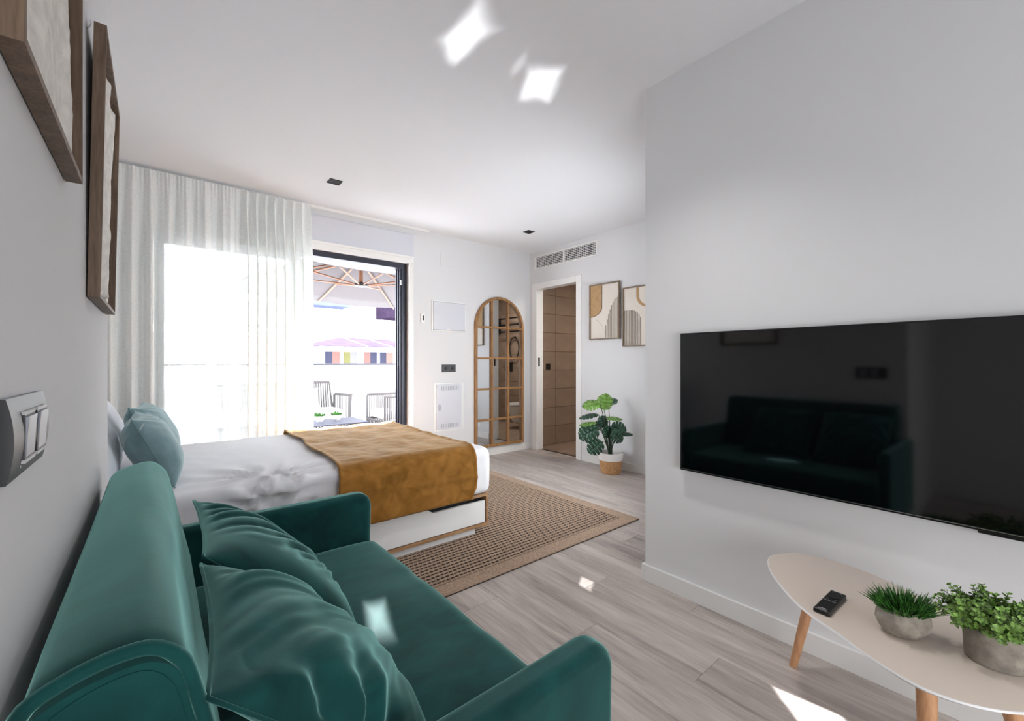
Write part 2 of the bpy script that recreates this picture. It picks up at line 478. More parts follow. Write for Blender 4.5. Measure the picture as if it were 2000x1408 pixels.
# ------------------------------------------------------------------ room shell
XL, XT, XD, YW, YT, H = -0.115, 1.925, 3.71, 4.115, 1.254, 2.5
XN = -0.42          # head wall of the bed niche
YE = 1.849          # end of the left wall
floor = struct('floor', B(-1.3, 3.80, -2.3, 4.40, -0.10, -0.012), M['subfloor'])
pl_meshes = {}
def plank_at(x0, x1, y0, y1):
    key = (round(x1 - x0, 3), round(y1 - y0, 3))
    o = None
    if key in pl_meshes:
        o = bpy.data.objects.new('plank', pl_meshes[key]); COL.objects.link(o)
    else:
        bm = NB(); wx, wy = (x1 - x0) / 2 - 0.0004, (y1 - y0) / 2 - 0.0004
        c = 0.0016
        lo = [bm.verts.new(p) for p in ((-wx, -wy, -0.011), (wx, -wy, -0.011), (wx, wy, -0.011), (-wx, wy, -0.011))]
        md = [bm.verts.new(p) for p in ((-wx, -wy, -c * 0.6), (wx, -wy, -c * 0.6), (wx, wy, -c * 0.6), (-wx, wy, -c * 0.6))]
        hi = [bm.verts.new(p) for p in ((-wx + c, -wy + c, 0), (wx - c, -wy + c, 0), (wx - c, wy - c, 0), (-wx + c, wy - c, 0))]
        for a, b in ((lo, md), (md, hi)):
            for i in range(4): bm.faces.new((a[i], a[(i + 1) % 4], b[(i + 1) % 4], b[i]))
        bm.faces.new(hi)
        o = obj('plank', bm, M['plank']); pl_meshes[key] = o.data
    o.parent = floor
    o.location = ((x0 + x1) / 2, (y0 + y1) / 2, 0)
PW, PLN = 0.192, 1.285
offs = [0.0, 0.43, 0.86, 0.21, 0.64, 1.07]
x = -1.25; ci = 0
while x < 3.78:
    y = -2.25 - offs[ci % 6]
    x1 = min(x + PW, 3.80)
    while y < 4.15:
        a, b = max(y, -2.25), min(y + PLN, 4.15)
        if b - a > 0.05 and not (x > 1.95 and b < 1.25): plank_at(x, x1, a, b)
        y += PLN
    x += PW; ci += 1

struct('ceiling', B(-1.4, 3.9, -2.4, 4.45, H, H + 0.12), M['ceil'])
struct('wall_left', B(XN, XL, 0.52, YE, 0, H), M['wall'])
struct('wall_entry', B(-1.3, XN, 0.52, 0.64, -0.1, H), M['wall'])
struct('wall_entry_side', B(-1.4, -1.28, -2.3, 0.64, -0.1, H), M['wall'])
struct('wall_back', B(-1.4, 2.1, -2.4, -2.28, -0.1, H), M['wall'])
struct('wall_niche', B(XN - 0.12, XN, 0.66, YW + 0.3, 0, H), M['wall'])
bm = box(NB(), XT, 2.15, -2.4, YT, 0, H)
box(bm, 2.15, 3.9, YT - 0.12, YT, 0, H)
struct('wall_right', bm, M['wall_tv'])
# window wall with the opening
OX0, OX1, OZ = -0.06, 2.03, 2.135
bm = box(NB(), XN, OX0, YW, YW + 0.28, 0, H)
box(bm, OX1, 3.9, YW, YW + 0.28, 0, H)
box(bm, OX0, OX1, YW, YW + 0.28, OZ, H)
struct('wall_window', bm, M['wall'])
# door wall with the opening
DY0, DY1, DZ = 3.315, 3.975, 2.025
bm = box(NB(), XD, XD + 0.10, YT, DY0 - 0.02, 0, H)
box(bm, XD, XD + 0.10, DY1 + 0.02, YW, 0, H)
box(bm, XD, XD + 0.10, DY0 - 0.02, DY1 + 0.02, DZ + 0.02, H)
struct('wall_door', bm, M['wall'])

# baseboards
BH, BT = 0.082, 0.014
bm = box(NB(), XT - BT, XT, -2.28, YT, 0, BH); box(bm, XT - BT, XD, YT, YT + BT, 0, BH)
struct('baseboard_right', bm, M['trim'], bev=0.002)
struct('baseboard_left', B(XL, XL + BT, 0.52, YE, 0, BH), M['trim'], bev=0.002)
bm = box(NB(), XD - BT, XD, YT + BT, DY0 - 0.085, 0, BH)
struct('baseboard_door', bm, M['trim'], bev=0.002)
struct('baseboard_window', B(2.085, XD, YW - BT, YW, 0, BH), M['trim'], bev=0.002)

# ------------------------------------------------------------------ window_1 (sliding terrace door)
win = thing('window_1', 'wide sliding terrace door in dark frame with sheer curtain before its left half', None, (0.98, YW, 0), kind='structure')
del win['label']
bm = NB(); FY0, FY1 = YW + 0.03, YW + 0.17
box(bm, OX0, OX0 + 0.05, FY0, FY1, 0, OZ); box(bm, OX1 - 0.065, OX1 - 0.045, FY0, FY1, 0, OZ); box(bm, OX1 - 0.045, OX1, FY0 + 0.03, FY1, 0, OZ)
obj('door_jamb', bm, M['anthracite'], win, bev=0.002)
for i in range(3):
    yy = FY0 + 0.02 + i * 0.05
    obj('jamb_rib', B(OX1 - 0.078, OX1 - 0.064, yy, yy + 0.02, 0.02, OZ - 0.06), M['anthracite'], win, bev=0.001)
bm = box(NB(), OX0 + 0.05, OX1 - 0.065, FY0, FY1, OZ - 0.06, OZ)
obj('head_track', bm, M['anthracite'], win, bev=0.002)
obj('sill_track', B(OX0 + 0.05, OX1 - 0.065, FY0, FY1, 0, 0.025), M['anthracite'], win, bev=0.002)
obj('latch_keeper', B(OX1 - 0.083, OX1 - 0.066, FY0 - 0.006, FY0 + 0.012, 1.905, 1.955), M['chrome'], win, bev=0.002)
def sash(x0, x1, y0, y1):
    b = NB()
    z0, z1 = 0.026, OZ - 0.061
    box(b, x0, x0 + 0.06, y0, y1, z0, z1); box(b, x1 - 0.06, x1, y0, y1, z0, z1)
    box(b, x0 + 0.06, x1 - 0.06, y0, y1, z0, z0 + 0.06); box(b, x0 + 0.06, x1 - 0.06, y0, y1, z1 - 0.05, z1)
    s = obj('sash', b, M['anthracite'], win, bev=0.002)
    ym = (y0 + y1) / 2
    obj('pane', B(x0 + 0.055, x1 - 0.055, ym - 0.004, ym + 0.004, z0 + 0.055, z1 - 0.045), M['glass'], s)
    return s
s1 = sash(-0.008, 1.0, FY0 + 0.005, FY0 + 0.05)
s2 = sash(-0.008, 0.98, FY0 + 0.085, FY0 + 0.13)
obj('pull_handle', B(0.93, 0.955, FY0 - 0.03, FY0 + 0.004, 0.95, 1.15), M['black'], s1, bev=0.004)
# white linings round the opening, roller box above it
bm = box(NB(), OX1 - 0.004, 2.075, YW - 0.008, YW, 0, OZ + 0.06); box(bm, OX1 - 0.002, OX1, YW, FY0, 0, OZ)
obj('lining', bm, M['white'], win, bev=0.002)
bm = box(NB(), OX0 - 0.05, 2.075, YW - 0.010, YW + 0.0, 2.205, 2.432)
box(bm, OX0 - 0.05, 2.08, YW - 0.004, YW + 0.0, 2.432, 2.44)
obj('shutter_box', bm, M['greydoor'], win, bev=0.002)
bm = box(NB(), OX0 - 0.05, 2.075, YW - 0.022, YW + 0.0, 2.183, 2.204)
obj('shutter_box_ledge', bm, M['white'], win, bev=0.003)
bm = box(NB(), OX0 - 0.05, 2.075, YW - 0.012, YW + 0.0, OZ, 2.183); box(bm, OX0, OX1 - 0.045, YW, FY0 + 0.03, OZ - 0.006, OZ)
obj('head_lining', bm, M['white'], win, bev=0.002)

# curtain and rail
rail = obj('curtain_rail', B(XN + 0.005, 2.235, 4.045, 4.068, 2.477, 2.5), M['white'], loc=(0.9, 4.05, 2.48), bev=0.002)
tag(rail, 'slim white curtain rail fixed to the ceiling above the terrace door', 'curtain rail')
CX0, CX1 = XN + 0.01, 1.035
def cur(u, v):
    # u along the rail, v downwards
    z = 2.474 - 2.452 * v
    d = 2.474 - z
    head = math.exp(-(d / 0.07) ** 2)
    # left part: wide flat gathers; right part: deep soft folds that fan out of pinch pleats
    us = 0.52
    if u < us:
        x = CX0 + 0.93 * u / us
    else:
        x = CX0 + 0.93 + (CX1 - CX0 - 0.93) * (u - us) / (1 - us)
    right = min(1, max(0, (u - us + 0.03) / 0.06))
    f1 = math.sin(2 * PI * (x * 8.6 + 0.3 * math.sin(x * 7)) + 0.4 * v) + 0.35 * math.sin(2 * PI * x * 19 + 1)
    amp1 = 0.010 + 0.020 * min(1, d * 1.5)
    ph = 2 * PI * ((u - us) / (1 - us) * 7.5) + 0.5 * math.sin(x * 9 + v)
    a2 = 0.016 + 0.022 * min(1, d * 1.6) - 0.006 * v
    y = 3.985 + (1 - right) * f1 * amp1 + right * (a2 * 1.15 * math.cos(ph) + 0.006 * math.cos(2 * ph + 1))
    y += (1 - right) * 0.0055 * math.sin(2 * PI * x * 44) * (0.12 + 0.9 * head)
    y += 0.008 * nz3(x, z, 0, 2.3, 4)
    xx = x + right * (0.020 * (1 - head * 0.55) * math.sin(ph)) + right * 0.012 * min(1, d * 1.5)
    return (xx, min(y, 4.04), z)
bm = NB(); grid_surface(bm, cur, 560, 40)
cu = obj('curtain', bm, M['sheer'], loc=(0.3, 4.0, 0), smooth=180)
tag(cu, 'pale sheer linen curtain hanging from ceiling rail behind the bed', 'curtain')

# ------------------------------------------------------------------ door_1 (bathroom doorway)
dr = thing('door_1', None, None, (XD, 3.65, 0), kind='structure')
bm = NB(); CW = 0.075
box(bm, XD - 0.012, XD, DY0 - CW, DY0, 0, DZ + CW); box(bm, XD - 0.012, XD, DY1, DY1 + CW, 0, DZ + CW); box(bm, XD - 0.012, XD, DY0, DY1, DZ, DZ + CW)
obj('casing', bm, M['white'], dr, bev=0.003)
bm = NB()
box(bm, XD - 0.004, XD + 0.104, DY0 - 0.02, DY0, 0, DZ + 0.02); box(bm, XD - 0.004, XD + 0.104, DY1, DY1 + 0.02, 0, DZ + 0.02); box(bm, XD - 0.004, XD + 0.104, DY0, DY1, DZ, DZ + 0.02)
obj('jamb', bm, M['white'], dr, bev=0.002)
obj('strike_plate', B(XD + 0.02, XD + 0.045, DY1 - 0.003, DY1 + 0.001, 1.055, 1.165), M['black'], dr)
obj('strike_plate', B(XD + 0.02, XD + 0.045, DY0 - 0.001, DY0 + 0.003, 1.055, 1.165), M['black'], dr)
obj('threshold', B(XD + 0.07, XD + 0.10, DY0, DY1, 0, 0.006), mat('threshold_metal', (70, 62, 56), 0.4, metal=0.5), dr)

# ------------------------------------------------------------------ bathroom beyond the door
BX1 = 5.05
fb = struct('floor_bathroom', B(XD + 0.10, BX1, 1.35, YW, -0.1, -0.010), M['grout'])
struct('ceiling_bathroom', B(XD + 0.10, BX1 + 0.1, 1.3, YW + 0.1, 2.32, 2.42), M['ceil'])
wb1 = struct('wall_bathroom_side', B(3.9, BX1 + 0.1, YW - 0.002, YW + 0.1, -0.1, 2.32), M['grout'])
wb2 = struct('wall_bathroom_back', B(BX1, BX1 + 0.1, 1.3, YW, -0.1, 2.32), M['grout'])
struct('wall_bathroom_near', B(XD + 0.10, BX1, 1.30, 1.42, 0, 2.32), M['tile'])
TW, TH = 0.60, 0.25
def tile_piece(parent, x0, x1, y0, y1, z0, z1, cache={}):
    key = (round(x1 - x0, 3), round(y1 - y0, 3), round(z1 - z0, 3))
    c = ((x0 + x1) / 2, (y0 + y1) / 2, (z0 + z1) / 2)
    if key in cache:
        o = bpy.data.objects.new('tile', cache[key]); COL.objects.link(o)
    else:
        hx, hy, hz = [k / 2 for k in key]
        o = obj('tile', B(-hx, hx, -hy, hy, -hz, hz), M['tile']); cache[key] = o.data
    o.parent = parent; o.location = c
g = 0.0025
for r_ in range(10):
    z0 = r_ * TH; z1 = min(z0 + TH, 2.32)
    if z1 - z0 < 0.03: continue
    xx = XD + 0.10 - 0.24
    while xx < BX1:
        a, b = max(xx, XD + 0.10), min(xx + TW, BX1 - 0.008)
        if b - a > 0.02: tile_piece(wb1, a + g, b - g, YW - 0.010, YW - 0.002, z0 + g, z1 - g)
        xx += TW
    yy = 1.42
    while yy < YW - 0.02:
        b = min(yy + TW, YW - 0.011)
        if b - yy > 0.02: tile_piece(wb2, BX1 - 0.008, BX1, yy + g, b - g, z0 + g, z1 - g)
        yy += TW
yy = 1.42
while yy < YW - 0.02:
    b = min(yy + TW, YW - 0.011); xx = XD + 0.11
    while xx < BX1 - 0.01:
        c = min(xx + TW, BX1 - 0.01)
        tile_piece(fb, xx + g, c - g, yy + g, b - g, -0.010, 0.0)
        xx += TW
    yy += TW
# toilet
tl = thing('toilet', 'white wall hung toilet seen in the arched mirror', 'toilet', (4.8, 2.72, 0.3))
bm = NB()
rings = []
for i in range(7):
    t = i / 6; z = 0.10 + 0.28 * t
    sx = 0.16 + 0.10 * t ** 0.6; sy = 0.12 + 0.06 * t ** 0.6
    rings.append([bm.verts.new((BX1 - 0.01 - 0.27 + (sx * math.cos(a) if math.cos(a) < 0 else 0.26 * math.cos(a)), 2.72 + sy * math.sin(a), z)) for a in [2 * PI * k / 28 for k in range(28)]])
for a, b in zip(rings, rings[1:]):
    for k in range(28): bm.faces.new((a[k], a[(k + 1) % 28], b[(k + 1) % 28], b[k]))
bm.faces.new(rings[0][::-1]); bm.faces.new(rings[-1])
obj('bowl', bm, M['ceramic'], tl, smooth=50)
bm = NB()
pts = [(BX1 - 0.28 + (0.27 * math.cos(a) if math.cos(a) < 0 else 0.24 * math.cos(a)), 2.72 + 0.185 * math.sin(a)) for a in [2 * PI * k / 28 for k in range(28)]]
prism(bm, pts, 'z', 0.382, 0.42)
obj('lid', bm, M['ceramic'], tl, bev=0.01)
fp = obj('flush_plate', B(BX1 - 0.022, BX1 - 0.008, 1.94, 2.16, 0.94, 1.10), M['black'], loc=(BX1 - 0.01, 2.05, 1.0), bev=0.003)
tag(fp, 'black flush plate on bathroom tiles, seen in the arched mirror', 'flush plate')
bm = NB()
tube(bm, [(BX1 - 0.05, 2.25 + 0.13 * math.cos(a), 1.36 + 0.2 * math.sin(a)) for a in [2 * PI * k / 24 for k in range(24)]], 0.010, 6, True)
tube(bm, [(BX1 - 0.05, 2.25, 1.56), (BX1 - 0.008, 2.25, 1.56)], 0.012, 6)
hs = obj('towel_ring', bm, M['black'], loc=(BX1, 2.25, 1.36), smooth=60)
tag(hs, 'black towel ring on bathroom wall, seen in the arched mirror', 'towel ring')
tr_ = thing('towel_rack', 'black towel rack high on bathroom wall, seen in the arched mirror', 'towel rack', (BX1, 2.1, 1.75))
for zz in (1.66, 1.78, 1.90):
    obj('bar', tube(NB(), [(BX1 - 0.12, 1.75, zz), (BX1 - 0.12, 2.65, zz)], 0.014, 8), M['black'], tr_, smooth=60)
for yv in (1.8, 2.6):
    obj('bracket', B(BX1 - 0.135, BX1 - 0.008, yv - 0.01, yv + 0.01, 1.64, 1.92), M['black'], tr_, bev=0.002)
bs = obj('bathroom_switch', B(3.99, 4.065, YW - 0.022, YW - 0.010, 1.01, 1.09), M['black'], loc=(4.03, YW - 0.01, 1.05), bev=0.003)
tag(bs, 'black square switch on beige bathroom tiles through the doorway', 'switch')

# ------------------------------------------------------------------ ceiling spots and vent
def downlight(x, y, sx, sy, label):
    t = thing('downlight', label, 'ceiling light', (x, y, H), 'recessed ceiling spots')
    b = NB(); e = 0.006
    box(b, x - sx, x + sx, y - sy, y - sy + e, H - 0.006, H); box(b, x - sx, x + sx, y + sy - e, y + sy, H - 0.006, H)
    box(b, x - sx, x - sx + e, y - sy + e, y + sy - e, H - 0.006, H); box(b, x + sx - e, x + sx, y - sy + e, y + sy - e, H - 0.006, H)
    obj('rim', b, M['black'], t)
    obj('backplate', B(x - sx + e, x + sx - e, y - sy + e, y + sy - e, H - 0.0012, H), mat('dark_baffle', (60, 58, 60), 0.5), t)
    for k in range(5):
        xx = x - sx + e + (2 * sx - 2 * e) * (k + 0.5) / 5
        obj('baffle', B(xx - 0.003, xx + 0.003, y - sy + e, y + sy - e, H - 0.005, H - 0.0012), M['black'], t)
downlight(1.065, 3.425, 0.046, 0.046, 'black square recessed ceiling spot nearer the curtain')
downlight(3.07, 3.418, 0.046, 0.046, 'black square recessed ceiling spot nearer the bathroom doorway')

vt = thing('air_vent', 'white ventilation grille in two halves above the bathroom doorway', 'vent', (XD, 3.52, 2.36))
VY0, VY1, VZ0, VZ1 = 3.005, 4.01, 2.272, 2.438
bm = NB(); e = 0.026
box(bm, XD - 0.012, XD, VY0, VY1, VZ0, VZ0 + 0.016); box(bm, XD - 0.012, XD, VY0, VY1, VZ1 - 0.016, VZ1)
box(bm, XD - 0.012, XD, VY0, VY0 + e, VZ0 + 0.016, VZ1 - 0.016); box(bm, XD - 0.012, XD, VY1 - e, VY1, VZ0 + 0.016, VZ1 - 0.016)
box(bm, XD - 0.012, XD, 3.495, 3.52, VZ0 + 0.016, VZ1 - 0.016)
obj('frame', bm, M['white'], vt, bev=0.002)
obj('backing', B(XD - 0.003, XD - 0.0005, VY0 + e, VY1 - e, VZ0 + 0.016, VZ1 - 0.016), M['vent_dark'], vt)
for a, b in ((VY0 + e, 3.495), (3.52, VY1 - e)):
    bm = NB()
    for k in range(7):
        z = VZ0 + 0.016 + (VZ1 - VZ0 - 0.032) * (k + 0.5) / 7
        box(bm, XD - 0.009, XD - 0.004, a, b, z - 0.0035, z + 0.0035)
    n = 15
    for k in range(n):
        y = a + (b - a) * (k + 0.5) / n
        box(bm, XD - 0.011, XD - 0.009, y - 0.002, y + 0.002, VZ0 + 0.016, VZ1 - 0.016)
    obj('grille', bm, M['trim'], vt, kind='stuff')

# ------------------------------------------------------------------ things on the window wall
def wbox(x0, x1, z0, z1, d): return B(x0, x1, YW - d, YW, z0, z1)
o = obj('cover_plate', wbox(2.40, 2.60, 2.16, 2.31, 0.004), M['wall'], loc=(2.5, YW, 2.2), bev=0.0015)
tag(o, 'wall coloured blank cover plate high on the window wall above the fuse box', 'cover plate')
t = thing('thermostat', 'small white wall control with dark slot beside the terrace door', 'thermostat', (2.18, YW, 1.57))
obj('body', wbox(2.157, 2.203, 1.525, 1.625, 0.02), M['white'], t, bev=0.006)
obj('slot', B(2.172, 2.186, YW - 0.023, YW - 0.019, 1.55, 1.60), M['vent_dark'], t, bev=0.001)
t = thing('fuse_box', 'flat white fuse box cover on the wall between thermostat and arched mirror', 'fuse box', (2.5, YW, 1.6))
bm = NB(); a, b, c, d = 2.288, 2.722, 1.442, 1.778; e = 0.014
box(bm, a, b, YW - 0.014, YW, c, c + e); box(bm, a, b, YW - 0.014, YW, d - e, d); box(bm, a, a + e, YW - 0.014, YW, c + e, d - e); box(bm, b - e, b, YW - 0.014, YW, c + e, d - e)
obj('frame', bm, M['white'], t, bev=0.003)
obj('door', B(a + e + 0.002, b - e - 0.002, YW - 0.020, YW - 0.002, c + e + 0.002, d - e - 0.002), M['greydoor'], t, bev=0.004)
obj('finger_tab', B(2.46, 2.51, YW - 0.024, YW - 0.019, c + e + 0.004, c + e + 0.014), M['white'], t, bev=0.002)
t = thing('wall_socket', 'dark grey double socket on the window wall below the fuse box', 'socket', (2.5, YW, 1.04))
obj('plate', wbox(2.413, 2.589, 0.997, 1.081, 0.010), mat('socket_graphite', (64, 64, 66), 0.45), t, bev=0.003)
for xx in (2.459, 2.543):
    bm = NB(); bmesh.ops.create_cone(bm, cap_ends=True, segments=20, radius1=0.019, radius2=0.019, depth=0.004, matrix=Matrix.Translation((xx, YW - 0.011, 1.039)) @ Matrix.Rotation(PI / 2, 4, 'X'))
    obj('outlet', bm, M['black'], t, smooth=40)
t = thing('meter_cabinet', 'white metal wall cabinet with vent slots behind the bed foot', 'cabinet', (2.5, YW, 0.6))
obj('frame', wbox(2.315, 2.695, 0.355, 0.88, 0.010), M['white'], t, bev=0.002)
cd = obj('door', B(2.338, 2.655, YW - 0.026, YW - 0.010, 0.372, 0.866), M['greydoor'], t, bev=0.004)
for zz in (0.80, 0.39):
    bm = NB()
    for k in range(11):
        xx = 2.40 + k * 0.021
        box(bm, xx - 0.0035, xx + 0.0035, YW - 0.0275, YW - 0.0255, zz, zz + 0.045)
    obj('vent_slots', bm, mat('slot_grey', (150, 151, 158), 0.8), cd, kind='stuff')
bm = NB(); bmesh.ops.create_cone(bm, cap_ends=True, segments=20, radius1=0.022, radius2=0.018, depth=0.01, matrix=Matrix.Translation((2.372, YW - 0.030, 0.615)) @ Matrix.Rotation(PI / 2, 4, 'X') @ Matrix.Diagonal((0.7, 1.6, 1, 1)))
obj('lock', bm, M['chrome'], cd, smooth=40)

# arched mirror
mr = thing('arched_mirror', 'tall arched mirror with honey wood frame divided into fifteen panes', 'mirror', (3.21, YW, 0.1))
MX0, MX1, MZ0, MZS = 2.84, 3.58, 0.10, 1.521
MC, MR = (MX0 + MX1) / 2, (MX1 - MX0) / 2
FWd, FD = 0.030, 0.038
def arch(r, n=40): return [(MC + r * math.cos(PI - PI * k / n), MZS + r * math.sin(PI * k / n)) for k in range(n + 1)]
bm = NB()
outer = [(MX0, MZ0)] + arch(MR) + [(MX1, MZ0)]
inner = [(MX0 + FWd, MZ0 + FWd)] + arch(MR - FWd) + [(MX1 - FWd, MZ0 + FWd)]
yb, yf = YW - 0.0, YW - FD
rows = []
for po, pi_ in zip(outer, inner):
    rows.append([bm.verts.new((po[0], yb, po[1])), bm.verts.new((po[0], yf, po[1])), bm.verts.new((pi_[0], yf, pi_[1])), bm.verts.new((pi_[0], yb, pi_[1]))])
n = len(rows)
for i in range(n):
    a, b = rows[i], rows[(i + 1) % n]
    for k in range(4): bm.faces.new((a[k], a[(k + 1) % 4], b[(k + 1) % 4], b[k]))
# baseboard sits below; frame starts above it
obj('frame', bm, M['bamboo'], mr, bev=0.006)
ix0, ix1, iz0 = MX0 + FWd, MX1 - FWd, MZ0 + FWd
vx = [ix0, ix0 + (ix1 - ix0) * 0.315, ix0 + (ix1 - ix0) * 0.635, ix1]
vx = [ix0, 3.085, 3.335, ix1]
hz = [iz0, 0.425, 0.79, 1.155, MZS, MZS + MR - FWd]
def arch_z(xx): return MZS + math.sqrt(max(0, (MR - FWd) ** 2 - (xx - MC) ** 2))
for xx in vx[1:3]:
    obj('glazing_bar', B(xx - 0.014, xx + 0.014, YW - 0.032, YW - 0.006, iz0 - 0.002, arch_z(xx) + 0.004), M['bamboo'], mr, bev=0.004)
for zz in hz[1:5]:
    obj('glazing_bar', B(ix0 - 0.002, ix1 + 0.002, YW - 0.030, YW - 0.006, zz - 0.011, zz + 0.011), M['bamboo'], mr, bev=0.004)
for i in range(3):
    for j in range(5):
        a, b, z0 = vx[i], vx[i + 1], hz[j]
        bm = NB()
        if j < 4: box(bm, a + 0.001, b - 0.001, YW - 0.008, YW - 0.002, z0 + 0.001, hz[j + 1] - 0.001)
        else:
            top = [(a + 0.001 + (b - a - 0.002) * k / 12, 0) for k in range(13)]
            top = [(p[0], max(z0 + 0.002, arch_z(p[0]))) for p in top]
            prism(bm, [(a + 0.001, z0 + 0.001)] + [(b - 0.001, z0 + 0.001)] + top[::-1], 'y', YW - 0.008, YW - 0.002)
        obj('mirror_pane', bm, M['mirror'], mr)

# ------------------------------------------------------------------ two framed reliefs on the door wall
def wall_art(yc, zc, hw, hh, label, design):
    t = thing('framed_relief', label, 'picture', (XD, yc, zc), 'abstract reliefs by the doorway')
    f = 0.012; d = 0.03
    b = NB()
    box(b, XD - d, XD, yc - hw, yc - hw + f, zc - hh, zc + hh); box(b, XD - d, XD, yc + hw - f, yc + hw, zc - hh, zc + hh)
    box(b, XD - d, XD, yc - hw + f, yc + hw - f, zc - hh, zc - hh + f); box(b, XD - d, XD, yc - hw + f, yc + hw - f, zc + hh - f, zc + hh)
    obj('frame', b, M['thinframe'], t, bev=0.002)
    obj('canvas', B(XD - 0.014, XD - 0.002, yc - hw + f, yc + hw - f, zc - hh + f, zc + hh - f), M['canvas'], t)
    design(t, yc, zc, hw - f, hh - f)
XA = XD - 0.014
def relief(t, name, poly, m, d=0.005, x=XA):
    obj(name, prism(NB(), poly, 'x', x - d, x), m, t)
def arcpts(yc, zc, ry, rz, a0, a1, n=20):
    return [(yc + ry * math.cos(R(a0 + (a1 - a0) * k / n)), zc + rz * math.sin(R(a0 + (a1 - a0) * k / n))) for k in range(n + 1)]
def design1(t, yc, zc, hw, hh):
    # image left is +y
    L = yc + hw; Rr = yc - hw; T = zc + hh; Bm = zc - hh
    e = L - 0.155
    relief(t, 'tan_arch', [(L, T), (e, T), (e, T - 0.24)] + [(L - 0.155 * math.cos(R(a)), T - 0.24 - 0.10 * math.sin(R(a))) for a in range(0, 91, 6)], M['tan'])
    bm = NB(); tube(bm, [(XA - 0.004, e, T - 0.002), (XA - 0.004, e, T - 0.24)] + [(XA - 0.004, L - 0.155 * math.cos(R(a)), T - 0.24 - 0.10 * math.sin(R(a))) for a in range(6, 91, 6)], 0.004, 6)
    obj('dark_outline', bm, M['thinframe'], t)
    # cream curve, lower left
    bm = NB(); tube(bm, [(XA - 0.003, L - 0.19 * math.sin(R(a)), Bm + 0.02 + 0.2 * math.cos(R(a))) for a in range(0, 91, 6)], 0.0035, 6)
    obj('cream_outline', bm, M['plaster'], t)
    # lines under a curve, lower right
    for k in range(9):
        yv = L - 0.205 - k * 0.0195
        if yv < Rr + 0.008: break
        top = Bm + 0.06 + 0.36 * math.sin(min(PI / 2, (k + 1.2) / 9 * PI / 2)) 
        obj('raised_line', B(XA - 0.004, XA, yv - 0.0032, yv + 0.0032, Bm + 0.004, top), M['stripe'], t)
def design2(t, yc, zc, hw, hh):
    L = yc + hw; T = zc + hh; Bm = zc - hh
    bm = NB(); cy = L - 0.275
    ro, ri = 0.125, 0.10
    po = [(cy + ro, T)] + [(cy + ro * math.cos(R(a)), T - 0.08 - ro * math.sin(R(a))) for a in range(0, 181, 9)] + [(max(cy - ro, yc - hw), T)]
    pi_ = [(max(cy - ri, yc - hw), T)] + [(cy + ri * math.cos(R(a)), T - 0.08 - ri * math.sin(R(a))) for a in range(180, -1, -9)] + [(cy + ri, T)]
    po = [(max(a, yc - hw), b) for a, b in po]; pi_ = [(max(a, yc - hw), b) for a, b in pi_]
    n = len(po)
    q = list(zip(po, pi_[::-1]))
    for (a, b), (c, d) in zip(q, q[1:]):
        vs = [bm.verts.new((XA - dx, p[0], p[1])) for dx in (0, 0.005) for p in (a, c, d, b)]
        bm.faces.new(vs[4:]); bm.faces.new((vs[0], vs[1], vs[5], vs[4])); bm.faces.new((vs[2], vs[3], vs[7], vs[6]))
    bmesh.ops.remove_doubles(bm, verts=bm.verts, dist=1e-5)
    obj('ring', bm, M['tan'], t)
    for k in range(11):
        yv = L - 0.012 - k * 0.0185
        u = (L - yv) / 0.215
        top = Bm + 0.20 + 0.155 * math.sqrt(max(0.0, 1 - max(0, (u - 0.35) / 0.65) ** 2))
        obj('raised_line', B(XA - 0.004, XA, yv - 0.0034, yv + 0.0034, Bm + 0.004, top), M['stripe'], t)
wall_art(2.907, 1.652, 0.2, 0.30, 'thin framed cream relief with tan arch, nearer the bathroom doorway', design1)
wall_art(2.470, 1.567, 0.2, 0.30, 'thin framed cream relief with half ring, partly hidden by the television wall', design2)

# ------------------------------------------------------------------ bed
bed = thing('bed', 'low wood bed base with white drawers under the white mattress', 'bed', (0.65, 2.9, 0))
bx0, bx1, by0, by1 = XN + 0.03, 1.66, 2.24, 3.58
RZ = 0.013
obj('plinth', B(bx0 + 0.05, 1.575, 2.268, 3.55, RZ, 0.056), M['white'], bed)
bm = NB()
box(bm, bx0, bx1, by0, by1, 0.056, 0.076); box(bm, bx0, bx1, by0, by1, 0.246, 0.266)
box(bm, bx1 - 0.019, bx1, by0, by1, 0.076, 0.246); box(bm, bx0, bx0 + 0.019, by0, by1, 0.076, 0.246)
obj('carcass', bm, M['oak'], bed, bev=0.0015)
obj('shade_block', B(bx0 + 0.02, bx1 - 0.02, by0 + 0.05, by1 - 0.02, 0.077, 0.245), M['vent_dark'], bed)  # dark colour stands in for the shade behind the drawer notches
pts = [(0.55, 0.080), (1.636, 0.080), (1.636, 0.219), (1.262, 0.219), (1.222, 0.243), (0.55, 0.243)]
obj('drawer_front', prism(NB(), pts, 'y', by0 + 0.004, by0 + 0.024), M['white'], bed, bev=0.0015)
pts = [(bx0 + 0.022, 0.080), (0.545, 0.080), (0.545, 0.243), (0.16, 0.243), (0.12, 0.219), (bx0 + 0.022, 0.219)]
obj('drawer_front', prism(NB(), pts, 'y', by0 + 0.004, by0 + 0.024), M['white'], bed, bev=0.0015)
